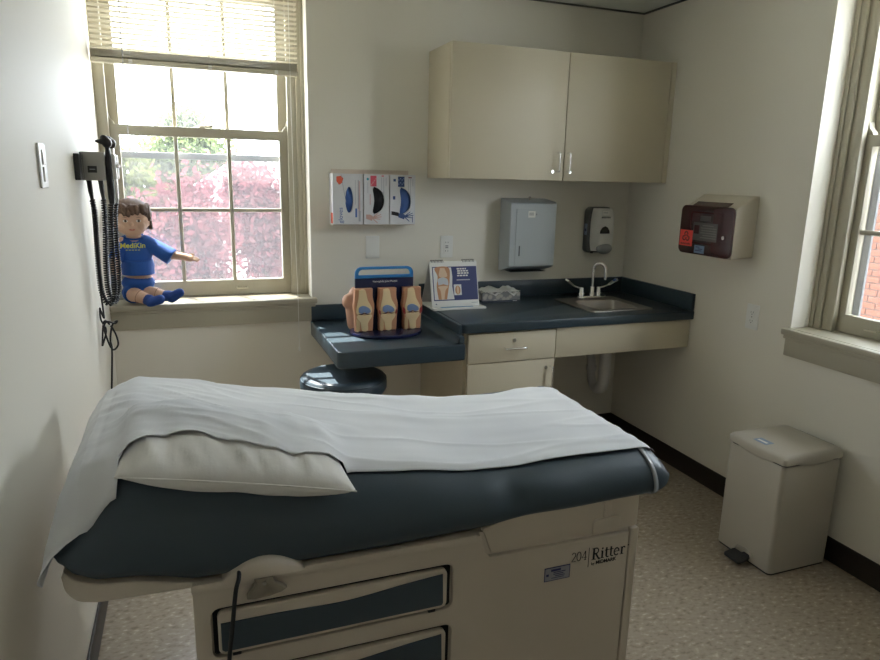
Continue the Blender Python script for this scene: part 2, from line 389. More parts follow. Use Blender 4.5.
# ------------------------------------------------------------------ outside
GRD = mat('pale_concrete', (.34, .335, .31), .9, var=.1, vscale=.6)
g = bx('ground_outside', GRD, None, -60, 60, -60, 90, -.72, -.6); st(g)
BARK = mat('bark', (.10, .07, .05), .9, bump=.4, bscale=30)
def tree(name, label, c, r, n, leaf, m, seed, trunk_to=-.6):
    rnd = np.random.default_rng(seed)
    t = thing(name, label, 'tree', (c[0], c[1], trunk_to), 'trees outside the window')
    nc = 26; cc = rnd.normal(size=(nc, 3)); cc /= np.linalg.norm(cc, axis=1)[:, None]; cc *= (rnd.random((nc, 1))**.4)*.75
    idx = rnd.integers(0, nc, n); p = cc[idx]+rnd.normal(size=(n, 3))*.17
    p = p*np.array(r)+np.array(c)
    a = rnd.normal(size=(n, 3)); a /= np.linalg.norm(a, axis=1)[:, None]; b = rnd.normal(size=(n, 3)); b -= a*(a*b).sum(1)[:, None]; b /= np.linalg.norm(b, axis=1)[:, None]
    s = leaf*(.6+.8*rnd.random((n, 1)))
    v = np.stack([p-a*s, p+b*s*.55, p+a*s, p-b*s*.55], 1).reshape(-1, 3)
    me = bpy.data.meshes.new('foliage'); me.vertices.add(4*n); me.vertices.foreach_set('co', v.ravel())
    me.loops.add(4*n); me.loops.foreach_set('vertex_index', np.arange(4*n, dtype=np.int32)); me.polygons.add(n)
    me.polygons.foreach_set('loop_start', np.arange(0, 4*n, 4, dtype=np.int32)); me.polygons.foreach_set('loop_total', np.full(n, 4, dtype=np.int32)); me.update(calc_edges=True); me.validate()
    f = obj('foliage', me, m, t); f['kind'] = 'stuff'
    bm = B(); tube(bm, [(c[0], c[1], trunk_to), (c[0]+.05, c[1], (trunk_to+c[2])/2), (c[0], c[1], c[2]+r[2]*.3)], [r[0]*.09, r[0]*.07, r[0]*.03], 9)
    for k in range(9):
        q = Vector(cc[k])*.9; tube(bm, [(c[0], c[1], c[2]-r[2]*.45+k*.05*r[2]), (c[0]+q.x*r[0]*.5, c[1]+q.y*r[1]*.5, c[2]+q.z*r[2]*.4), (c[0]+q.x*r[0], c[1]+q.y*r[1], c[2]+q.z*r[2])], [r[0]*.03, r[0]*.02, r[0]*.006], 6)
    obj('trunk', bm, BARK, t, 50)
RED = thin_mat('red_purple_leaves', (.20, .066, .073), .45); GRN = thin_mat('yellow_green_leaves', (.16, .18, .055), .5); GRN2 = thin_mat('pale_green_leaves', (.12, .15, .06), .5)
tree('plum_tree', 'red-leaved tree closest to the window, behind the doll', (-2.55, 7.5, .42), (.92, .7, 1.22), 10000, .055, RED, 1)
tree('plum_tree', 'red-leaved tree farther off, beside the one behind the doll', (-1.0, 9.9, .45), (1.15, .8, 1.42), 10000, .06, RED, 2)
tree('leafy_tree', 'yellow-green tree behind the red-leaved trees on the doll side', (-3.75, 12.6, .9), (1.0, .8, 1.35), 7000, .08, GRN, 3)
tree('leafy_tree', 'tall pale green tree far behind the red-leaved trees', (-2.5, 34, 2.45), (2.6, 2.0, 2.6), 9000, .16, GRN2, 4)
def house():
    t = thing('white_house', 'small white gabled house far outside behind the trees', 'house', (-.2, 26.5, -.6))
    WH = mat('white_siding', (.6, .6, .6), .7); RF = mat('grey_shingle_roof', (.2, .2, .22), .8)
    plate('wall', WH, t, [[(-1.8, -.6), (1.4, -.6), (1.4, 1.0), (-.2, 2.05), (-1.8, 1.0)]], 4, 'xz', 27)
    for s in (-1, 1):
        a = Vector((-.2, 0, 2.10)); b = Vector((-.2+s*1.9, 0, .84)); bm = B()
        vs = [bm.verts.new((p.x, y, p.z+o)) for o in (0, .1) for y in (24.8, 29.2) for p in (a, b)]
        bmesh.ops.convex_hull(bm, input=vs); obj('roof_slope', bm, RF, t)
    for x in (-1.0, .2):
        w = bx('house_window', WH, t, x-.05, x+.65, 24.97, 25.0, .1, 1.1); bx('pane', mat('dark_pane', (.05, .06, .08), .1), w, x, x+.6, 24.955, 24.97, .15, 1.05)
house()
def brick_building():
    t = thing('brick_building', 'orange brick building seen outside the window near the trash can', 'building', (5.3, -1.5, -.6))
    BR = mat('orange_brick', (.17, .052, .02), .9, var=.25, vscale=9); MO = mat('pale_mortar', (.15, .125, .10), .95)
    bx('wall', MO, t, 5.0, 8.0, -7.0, 3.3, -.6, 3.0)
    bm = box(B(), -.012, .012, -.1, .1, -.032, .032, .004, 1); me = bpy.data.meshes.new('brick'); bm.to_mesh(me); bm.free(); me.materials.append(BR)
    n = 0
    for r in range(20):
        for k in range(15):
            y = 2.75-k*.212-(.106 if r % 2 else 0); z = -.15+r*.076
            o = bpy.data.objects.new('brick', me); C.objects.link(o); put(o, t); o.location = (4.995, y, z)
brick_building()

# ------------------------------------------------------------------ examination table
CT = [(-2.650, .805), (-2.645, .840), (-2.632, .878), (-2.608, .917), (-2.575, .939), (-2.53, .952), (-2.46, .945), (-2.2, .899), (-1.95, .856), (-1.78, .826), (-1.66, .816), (-1.45, .820), (-1.30, .822), (-1.276, .815), (-1.262, .800), (-1.255, .778), (-1.253, .765)]
CB = [(-2.650, .800), (-2.643, .778), (-2.618, .748), (-2.58, .733), (-2.52, .727), (-2.47, .716), (-2.41, .699), (-2.0, .698), (-1.8, .703), (-1.66, .714), (-1.30, .717), (-1.276, .724), (-1.262, .738), (-1.255, .755), (-1.253, .762)]
YN, YF = -2.005, -1.362
def cush_half(x):
    e = min(1, max(0, (x+2.650)/.10)); e2 = min(1, max(0, (-1.253-x)/.045))
    return .955+.045*math.sin(e*PI/2)-.075*(1-math.sqrt(1-(1-e2)**2))
def cush_top(x, y):
    h, b = interp(x, CT), interp(x, CB); yc = (YN+YF)/2; w = (YF-YN)/2*cush_half(x); rt = .125 if y < yc else .05
    e = max(0, w-abs(y-yc))
    if e >= rt: return h
    return h-(.80 if y < yc else .6)*(h-b)*(1-math.sqrt(max(0, 1-((rt-e)/rt)**2)))
def cush_ring(x):
    h, b = interp(x, CT), interp(x, CB); yc = (YN+YF)/2; w = (YF-YN)/2*cush_half(x); H_ = max(h-b, .002); P = []
    for sgn, rt, k in ((-1, .125, .80), (1, .05, .6)):
        q = []; rb = min(.030, H_*(1-k)*.98)
        for i in range(13):
            a = PI/2*i/12; q.append((yc+sgn*(w-rt+rt*math.sin(a)), h-k*H_*(1-math.cos(a))))
        for i in range(1, 9):
            a = PI/2*i/8; q.append((yc+sgn*(w-.030*(1-math.cos(a))), b+rb*(1-math.sin(a))))
        P.append(q)
    top = [(yc-(w-.125)+(2*w-.175)*i/18, h) for i in range(1, 18)]
    bot = [(yc+(w-.03)*(1-2*i/12), b) for i in range(1, 12)]
    return P[0][::-1]+top+P[1]+bot
def exam_table():
    t = thing('examination_table', 'beige examination table with slate blue vinyl top and side drawers', 'exam table', (-1.88, -1.70, 0))
    X0, X1, F = -2.417, -1.346, -2.0
    bx('base', BEIGE, t, X0+.004, X1, F+.012, -1.40, .10, .692, .004)
    bx('plinth', BLACK, t, X0+.05, X1-.05, F+.07, -1.46, 0, .10)
    # proud side panel with two drawer openings and a cut-away corner at the foot
    ol = [(X0, .10), (-1.374, .10), (-1.374, .626), (-1.764, .630), (-1.776, .645), (-1.790, .69), (X0, .69)]
    ops = [(-2.385, -1.857, .517, .632), (-2.385, -1.857, .36, .474), (-2.385, -1.857, .205, .318)]
    plate('side_panel', BEIGE, t, [ol]+[rrect(a, b, c, d, .018) for a, b, c, d in ops], .03, 'xz', F+.015, .0025)
    plate('corner_post', BEIGE, t, [rrect(-1.3695, X1+.0015, .10, .634, .004)], .03, 'xz', F+.015, .0025)
    bx('top_rim', BEIGE, t, X0-.002, -1.80, F-.006, F+.02, .677, .697, .004)
    plate('foot_panel', BEIGE, t, [[(-1.782, .70), (-1.757, .634), (X1, .637), (X1, .722), (-1.70, .722)]], .02, 'xz', F+.018, .002)
    plate('latch_cover', BEIGE, t, [rrect(-1.482, -1.402, .634, .674, [.008, .012, .002, .002])], .008, 'xz', F+.006, .002)
    bx('stirrup_rail', BEIGE, t, -1.452, -1.43, F+.004, F+.01, .675, .72, .002)
    for i, (a, b, c, d) in enumerate(ops):
        bx('drawer_shade', DARK, t, a+.003, b-.003, F+.0105, F+.0115, c+.003, d-.003)  # thin sheet; shade behind the drawer is put into its black colour
        a2, b2 = a+.012, b-.016
        dr = plate('drawer', BEIGE, t, [rrect(a2, b2, c+.010, d-.007, .014)], .016, 'xz', F+.002, .003)
        top = [(a2+.006, .085), (a2+.13, .084), (a2+.2, .081), (a2+.26, .080), (a2+.31, .083), (a2+.36, .088), (a2+.42, .0935), (b2-.012, .098)]
        pts = [(x, c+z) for x, z in spline2(top)]+[(b2-.010, c+.024), (b2-.014, c+.019), (a2+.012, c+.019), (a2+.006, c+.024)]
        plate('drawer_inset', VINYL, dr, [pts], .004, 'xz', F-.0075, .001)
        for x in (b2-.035, a2+.035):
            bx('drawer_catch', BLACK, dr, x-.009, x+.009, F-.004, F+.006, c+.001, c+.012, .002)
    # rounded fairing and its release paddle near the head
    bm = B(); n = 14; secs = []
    for k in range(n+1):
        s = k/n; x = -2.362+s*.168; hh = .044*math.sin(PI*s)**.8; dp = .018*math.sin(PI*s)**.7+.001
        secs.append([bm.verts.new((x, F-.006, .690)), bm.verts.new((x, F-.006-dp, .690+hh*.25)), bm.verts.new((x, F-.006-dp*.96, .694+hh*.6)), bm.verts.new((x, F-.006-dp*.6, .694+hh*.9)), bm.verts.new((x, F-.004, .694+hh)), bm.verts.new((x, F+.03, .692+hh))])
    for A, Bq in zip(secs, secs[1:]):
        for i in range(6): bm.faces.new((A[i], A[(i+1) % 6], Bq[(i+1) % 6], Bq[i]))
    bm.faces.new(secs[0]); bm.faces.new(secs[-1][::-1])
    obj('fairing', bm, BEIGE, t, 50)
    pd = [(-2.299, .698), (-2.296, .686), (-2.303, .675), (-2.314, .663), (-2.314, .655), (-2.300, .652), (-2.27, .654), (-2.245, .659), (-2.234, .666), (-2.244, .675), (-2.258, .684), (-2.262, .698)]
    k = plate('release_paddle', mat('dark_beige_plastic', (.30, .26, .20), .5), t, [pd], .016, 'xz', F-.016, .004)  # paddle in a darker beige than the table panels
    lathe_o = B(); tube(lathe_o, [(-2.279, F-.0235, .687), (-2.279, F-.0265, .687)], .004, 10); obj('screw', lathe_o, STEEL, k, 40)
    # head-end shell under the cushion
    sh = spline2([(-2.40, .6975), (-2.45, .706), (-2.52, .722), (-2.58, .730), (-2.615, .744), (-2.636, .766)])+spline2([(-2.641, .755), (-2.636, .725), (-2.620, .703), (-2.598, .694), (-2.56, .690), (-2.40, .686)])
    plate('head_shell', BEIGE, t, [sh], .60, 'xz', -1.695, .004)
    # cushion
    bm = B(); xs = [CT[0][0]+(CT[-1][0]-CT[0][0])*(.5-.5*math.cos(PI*k/100)) for k in range(101)]; rings = []
    for x in xs:
        ring = []
        for y, z in cush_ring(x):
            dent = math.exp(-((x+1.705)/.035)**2)*math.exp(-((y-YN-.01)/.06)**2)*math.exp(-((z-.775)/.045)**2)-.6*math.exp(-((x+1.60)/.06)**2)*math.exp(-((y-YN)/.06)**2)*math.exp(-((z-.79)/.05)**2)
            y2, z2 = y+.011*dent, z-.004*dent
            q = noise.noise(Vector((x*7, y*9, z*9)))*.0022
            ring.append(bm.verts.new((x, y2+q*.6, z2+q)))
        rings.append(ring)
    m = len(rings[0])
    for A, Bq in zip(rings, rings[1:]):
        for k in range(m): bm.faces.new((A[k], A[(k+1) % m], Bq[(k+1) % m], Bq[k]))
    bm.faces.new(rings[0]); bm.faces.new(rings[-1][::-1])
    cu = obj('cushion', bm, VINYL, t, 180)
    # clear strap that holds the paper at the foot
    bm = B(); rr = []
    for x in (-1.316, -1.303):
        yc, zc = (YN+YF)/2, .77
        rr.append([bm.verts.new((x+.10*(z-.77)*.12, yc+(y-yc)*1.012, zc+(z-zc)*1.035+.0005)) for y, z in cush_ring(-1.31)])
    m = len(rr[0])
    for k in range(m): bm.faces.new((rr[0][k], rr[0][(k+1) % m], rr[1][(k+1) % m], rr[1][k]))
    so = obj('paper_strap', bm, mat('clear_strap', (.34, .36, .38), .15), cu, 180); md = so.modifiers.new('thickness', 'SOLIDIFY'); md.thickness = .0012
    # lettering and sticker on the side panel
    fn = lambda u, v, w: Vector((u, F-.0005-w, v))
    def glyphs(bm, seq, x, z, sc, wt):
        for g in seq:
            def G(pts, w): ribbon(bm, [(x+a*sc, z+b*sc) for a, b in pts], w*sc, fn)
            arc = lambda cx, cy, rx, ry, a0, a1, n=12: [(cx+rx*math.cos(math.radians(a0+(a1-a0)*k/n)), cy+ry*math.sin(math.radians(a0+(a1-a0)*k/n))) for k in range(n+1)]
            th = .05
            if g == 'R':
                G([(.19, 0), (.19, 1)], .17*wt); G([(0, .025), (.4, .025)], th); G([(0, .975), (.3, .975)], th); G([(.2, .975), (.36, .975)]+arc(.36, .74, .24, .235, 90, -90)+[(.2, .505)], .09*wt); G([(.36, .5), (.66, .03), (.78, .025)], .14*wt); adv = .80
            elif g == 'i':
                G([(.17, 0), (.17, .66)], .15*wt); G([(0, .025), (.34, .025)], th); G([(.02, .635), (.17, .635)], th); G([(.10, .84), (.24, .84)], .15); adv = .38
            elif g == 't':
                G([(.17, .1), (.17, .88)], .14*wt); G([(0, .64), (.38, .64)], th*1.2); G(arc(.29, .12, .11, .1, 180, 330), .08*wt); adv = .42
            elif g == 'e':
                G(arc(.28, .33, .22, .31, 0, 315, 20), .10*wt); G([(.08, .36), (.48, .36)], th); adv = .60
            elif g == 'r':
                G([(.17, 0), (.17, .66)], .15*wt); G([(0, .025), (.34, .025)], th); G([(.02, .635), (.17, .635)], th); G(arc(.34, .45, .15, .19, 170, 50), .09*wt); G([(.40, .56), (.48, .56)], .12); adv = .52
            elif g == '2': G(arc(.26, .72, .2, .26, 160, -30)+[(.06, .04), (.5, .04)], .08*wt); adv = .58
            elif g == '0': G(arc(.27, .5, .23, .47, 0, 360, 24), .085*wt); adv = .60
            elif g == '4': G([(.56, .27), (.03, .27), (.40, .98)], .06*wt); G([(.40, 0), (.40, .98)], .10*wt); G([(.28, .02), (.52, .02)], .05); adv = .6
            x += adv*sc
    bm = B(); glyphs(bm, '204', -1.541, .5715, .0255, .8); glyphs(bm, 'Ritter', -1.482, .5665, .0322, 1); ribbon(bm, [(-1.4905, .549), (-1.4905, .603)], .0014, fn); ribbon(bm, [(-1.371, .589), (-1.3755, .589)], .003, fn)
    pn = [o for o in t.children if o.name.startswith('side_panel')][0]
    obj('lettering', bm, INK, pn)
    text_obj('lettering', 'by', INK, pn, (-1.4815, F-.0006, .5525), (1, 0, 0), (0, 0, 1), .0105)
    text_obj('lettering', 'MIDMARK', INK, pn, (-1.4685, F-.0006, .5525), (1, 0, 0), (0, 0, 1), .0135, bold=.0003)
    SB = mat('sticker_blue', (.03, .035, .13), .5); SG = mat('sticker_silver', (.33, .33, .37), .45)
    stk = bx('asset_sticker', SB, pn, -1.615, -1.543, F-.0012, F-.0004, .532, .569)
    bx('sticker_face', SG, stk, -1.613, -1.545, F-.0016, F-.0011, .534, .567)
    for (a, b, c, d) in ((-1.597, -1.570, .5575, .5635), (-1.590, -1.556, .5535, .5555), (-1.590, -1.562, .5485, .5505), (-1.585, -1.558, .5435, .5455), (-1.595, -1.56, .539, .5405), (-1.610, -1.603, .546, .552)):
        bx('sticker_print', SB, stk, a, b, F-.0019, F-.0015, c, d)
    # mains lead coming down past the drawers
    bm = B(); tube(bm, spline([(-2.325, F+.02, .720), (-2.328, F-.026, .712), (-2.336, F-.040, .69), (-2.345, F-.042, .62), (-2.356, F-.040, .53), (-2.37, F-.03, .35), (-2.38, F-.02, .12), (-2.42, F+.03, .012), (-2.60, F+.3, .006)], 10), .0045, 8)
    obj('power_lead', bm, RUBBER, t, 60)
def spline2(p, n=6): return [(v.x, v.y) for v in spline([(a, b, 0) for a, b in p], n)]
exam_table()

# pillow
PX0, PX1, PYF, PYB = -2.532, -2.090, -2.035, -1.70
def pil(u, v):
    base = .960-.0475*(u+1)+.008*(v+1)
    th = .052*max(0, (1-u**4)*(1-abs(v)**3))**.6
    x, y = PX0+(u+1)/2*(PX1-PX0), PYF+(v+1)/2*(PYB-PYF); ed = max(0, (1-u**4)*(1-v**4))**.5
    w = noise.noise(Vector((x*22, y*5, 3)))*.015+max(0, .3-abs(noise.noise(Vector((x*30+y*9, y*6, 7)))))*.018
    return base, th, w*ed
def pillow_z(x, y):
    u = (x-(PX0+PX1)/2)/((PX1-PX0)/2); v = (y-(PYF+PYB)/2)/((PYB-PYF)/2)
    if abs(u) >= 1 or abs(v) >= 1: return None
    base, th, w = pil(u, v); return base+th+w
def pillow():
    bm = B(); nu, nv = 60, 34; top = {}; bot = {}
    for i in range(nu+1):
        for j in range(nv+1):
            u, v = -1+2*i/nu, -1+2*j/nv; pu = u*(1-.03*(1-v*v)); pv = v*(1-.05*(1-u*u))
            x = (PX0+PX1)/2+pu*(PX1-PX0)/2; y = (PYF+PYB)/2+pv*(PYB-PYF)/2
            base, th, w = pil(u, v)
            top[i, j] = bm.verts.new((x, y, base+th+w))
            bot[i, j] = top[i, j] if i in (0, nu) or j in (0, nv) else bm.verts.new((x, y, min(base+th-.006, max(base-th*1.15+noise.noise(Vector((x*14, y*10, 9)))*.005*(1-u**4), cush_top(x, y)+.0015))))
    for i in range(nu):
        for j in range(nv):
            for d in (top, bot):
                try: bm.faces.new(list(dict.fromkeys((d[i, j], d[i+1, j], d[i+1, j+1], d[i, j+1]))))
                except ValueError: pass
    o = obj('pillow', bm, PILLOW, None, 180)
    tag(o, 'small white pillow at the head of the examination table', 'pillow')
    bm = B(); tube(bm, [bv for bv in [((PX0+PX1)/2+u*(PX1-PX0)/2, (PYF+PYB)/2-(1-.05*(1-u*u))*(PYB-PYF)/2, pil(u, -1)[0]) for u in [-1+2*k/40 for k in range(41)]]], .0016, 6); obj('seam', bm, PILLOW, o, 60)
pillow()
# paper sheet
NE = [(-2.70, -2.05), (-2.655, -2.03), (-2.59, -1.995), (-2.54, -1.980), (-2.495, -1.968), (-2.455, -1.938), (-2.41, -1.936), (-2.33, -1.955), (-2.25, -1.972), (-2.18, -1.968), (-2.13, -1.955), (-2.07, -1.942), (-2.0, -1.938), (-1.85, -1.935), (-1.6, -1.925), (-1.25, -1.935)]
FE = [(-2.70, -1.44), (-2.5, -1.40), (-2.2, -1.385), (-1.75, -1.372), (-1.5, -1.43), (-1.36, -1.405), (-1.25, -1.455)]
def paper():
    bm = B(); path = []
    n1 = 130
    for k in range(n1+1): path.append((-1.263-(2.590-1.263)*k/n1, None))
    for x, z in spline2([(-2.602, .936), (-2.628, .905), (-2.648, .868), (-2.662, .825), (-2.669, .795), (-2.668, .778), (-2.662, .765)], 5): path.append((x, z))
    m = 90; rows = []
    for i, (x, z0) in enumerate(path):
        row = []
        for j in range(m+1):
            t = j/m; y = interp(x, FE)*(1-t)+interp(x, NE)*t
            if z0 is None:
                z = cush_top(x, max(min(y, YF-.03), YN+.012))+.0065; p = pillow_z(x, y)
                if p is not None: z = max(z, p+.005)
                d = noise.noise(Vector((x*5, y*9, 2)))*.0035+noise.noise(Vector((x*3+y*4, y*22, 5)))*.0022
                d += .010*math.exp(-((y+1.60+.12*(x+1.9))/.022)**2)*max(0, noise.noise(Vector((x*3, 1, 1)))+.25)
                if x < -2.3: d += abs(noise.noise(Vector(((x*.8+y)*14, (y*.5-x)*2, 8))))*.010*min(1, (-2.3-x)*6)
                z += max(d, -.002)
                # the sheet lifts clear before it meets the far edge
            else:
                drop = interp(-2.59, CT)-cush_top(-2.59, max(min(y, YF-.03), YN+.012)); z = z0-drop*max(0, (z0-.765)/.17)+noise.noise(Vector((x*8, y*10, 4)))*.003
                if z0 < .8: z += .03*max(0, t-.85)*0
                x2 = x
            xx = x if z0 is None else x-abs(noise.noise(Vector((y*12, z0*5, 6))))*.004
            row.append(bm.verts.new((xx, y, z)))
        rows.append(row)
    # smooth heights so that it bridges like paper
    for it in range(5):
        Z = [[v.co.z for v in r] for r in rows]
        for i in range(1, n1):
            for j in range(1, m):
                a = (Z[i-1][j]+Z[i+1][j]+Z[i][j-1]+Z[i][j+1])/4; rows[i][j].co.z = max(Z[i][j]-.0006, a) if a > Z[i][j] else Z[i][j]*.6+a*.4
    for i, row in enumerate(rows):      # creases fanning from the head end, long soft folds elsewhere
        for j, v in enumerate(row):
            x, y = v.co.x, v.co.y; k = min(1, max(0, (-2.15-x)/.2)); a = abs(noise.noise(Vector(((y+.55*x)*17, (y-x)*2.2, 8)))); b = abs(noise.noise(Vector(((y+.25*x)*26, x*2.5, 12))))
            v.co.z += k*(max(0, .20-a)*.017+max(0, .10-b)*.018)
            c = abs(noise.noise(Vector(((y+.10*x)*9, x*1.4, 21)))); v.co.z += (1-k)*max(0, .08-c)*.035*min(1, (x+2.3)*5 if x > -2.3 else 0)
    for A, Bq in zip(rows, rows[1:]):
        for j in range(m): bm.faces.new((A[j], A[j+1], Bq[j+1], Bq[j]))
    o = obj('paper_sheet', bm, PAPER, None, 180)
    md = o.modifiers.new('thickness', 'SOLIDIFY'); md.thickness = .0006
    tag(o, 'white exam paper sheet draped along the slate blue table top', 'paper sheet')
paper()

# ------------------------------------------------------------------ worktops, base cabinet, apron
def worktops():
    t = thing('sink_worktop', 'dark slate laminate worktop with splash around the sink', 'worktop', (-.64, -.3, .82))
    hole = rrect(-.495, -.240, -.500, -.262, .03)
    plate('top_slab', COUNTER, t, [rrect(-1.272, -.001, -.625, -.001, [.001, .001, .03, .001]), hole], .044, 'xy', .842, .006)
    bx('backsplash', COUNTER, t, -1.272, -.002, -.021, -.0015, .864, .952, .004)
    bx('side_splash', COUNTER, t, -.021, -.0015, -.624, -.022, .864, .952, .004)
    d = thing('desk_worktop', 'lower slate laminate desk top carrying the knee models', 'worktop', (-1.55, -.33, .711))
    plate('top_slab', COUNTER, d, [rrect(-1.838, -1.274, -.660, -.001, [.001, .001, .035, .001])], .074, 'xy', .748, .008)
    bx('backsplash', COUNTER, d, -1.836, -1.276, -.021, -.0015, .785, .864, .004)
    bx('side_splash', COUNTER, d, -1.302, -1.276, -.658, -.022, .786, .8185, .006)
    bx('side_splash', COUNTER, d, -1.292, -1.276, -.627, -.022, .8185, .8635, .004)
    bm = B(); A = []
    for y in (-.655, -.03):
        A.append([bm.verts.new((-1.302-.03*(1-math.sin(a)), y, .7852+.03*(1-math.cos(a)))) for a in [PI/2*k/6 for k in range(7)]]+[bm.verts.new((-1.30, y, .7852))])
    for k in range(7): bm.faces.new((A[0][k], A[0][k+1], A[1][k+1], A[1][k]))
    obj('cove', bm, COUNTER, d, 60)
worktops()
def pull(par, pts_c, axis, L, y, out=.028, r=.005):
    bm = B(); x, z = pts_c
    a = (x-L/2, z) if axis == 'x' else (x, z-L/2); b = (x+L/2, z) if axis == 'x' else (x, z+L/2)
    tube(bm, spline([(a[0], y, a[1]), (a[0], y-out*.8, a[1]), (a[0]+(.008 if axis == 'x' else 0), y-out, a[1]+(0 if axis == 'x' else .008)), (b[0]-(.008 if axis == 'x' else 0), y-out, b[1]-(0 if axis == 'x' else .008)), (b[0], y-out*.8, b[1]), (b[0], y, b[1])], 4), r, 8)
    return obj('handle', bm, CHROME, par, 60)
def lock(par, x, z, y):
    bm = B(); tube(bm, [(x, y, z), (x, y-.004, z)], .009, 14); tube(bm, [(x, y-.004, z), (x, y-.006, z)], .006, 12); return obj('lock', bm, CHROME, par, 40)
def base_cabinet():
    t = thing('base_cabinet', 'cream base cabinet with locking drawer and door under the worktop', 'cabinet', (-1.02, -.3, 0))
    bx('body', CREAM, t, -1.252, -.786, -.588, -.003, .1, .8195)
    bx('toe_kick', BLACK, t, -1.25, -.79, -.53, -.004, 0, .1)
    d = bx('drawer', CREAM, t, -1.236, -.789, -.607, -.589, .674, .811, .0015); pull(d, (-1.006, .739), 'x', .10, -.607); lock(d, -1.006, .774, -.607)
    d = bx('door', CREAM, t, -1.236, -.789, -.607, -.589, .105, .669, .0015); pull(d, (-.810, .585), 'z', .096, -.607); lock(d, -.834, .629, -.607)
    a = bx('apron_panel', CREAM, None, -.784, -.0025, -.606, -.588, .672, .8195, .001); tag(a, 'cream front panel hiding the underside of the sink', 'panel')
    f = bx('desk_cleat', CREAM, None, -1.80, -1.256, -.022, -.001, .66, .710); tag(f, 'cream cleat under the back of the desk top', 'cleat')
base_cabinet()
def wall_cabinet():
    t = thing('wall_cabinet', 'cream two-door wall cabinet above the sink worktop', 'cabinet', (-.62, -.15, 1.493))
    x0, x1, z0, z1 = -1.234, -.002, 1.493, 2.093
    bx('body', CREAM, t, x0, x1, -.2895, -.002, z0, z1, .001)
    a = bx('door', CREAM, t, x0+.001, -.6308, -.3125, -.2945, z0+.001, z1-.001, .0015); pull(a, (-.668, 1.582), 'z', .088, -.3125)
    b = bx('door', CREAM, t, -.6268, -.034, -.3125, -.2945, z0+.001, z1-.001, .0015); pull(b, (-.628+.018, 1.582), 'z', .088, -.3125)
    bx('filler', CREAM, t, -.0305, x1, -.3125, -.294, z0, z1, .001)
    for d, x in ((a, -.690), (b, -.594)): lock(d, x, 1.537, -.3125)
wall_cabinet()

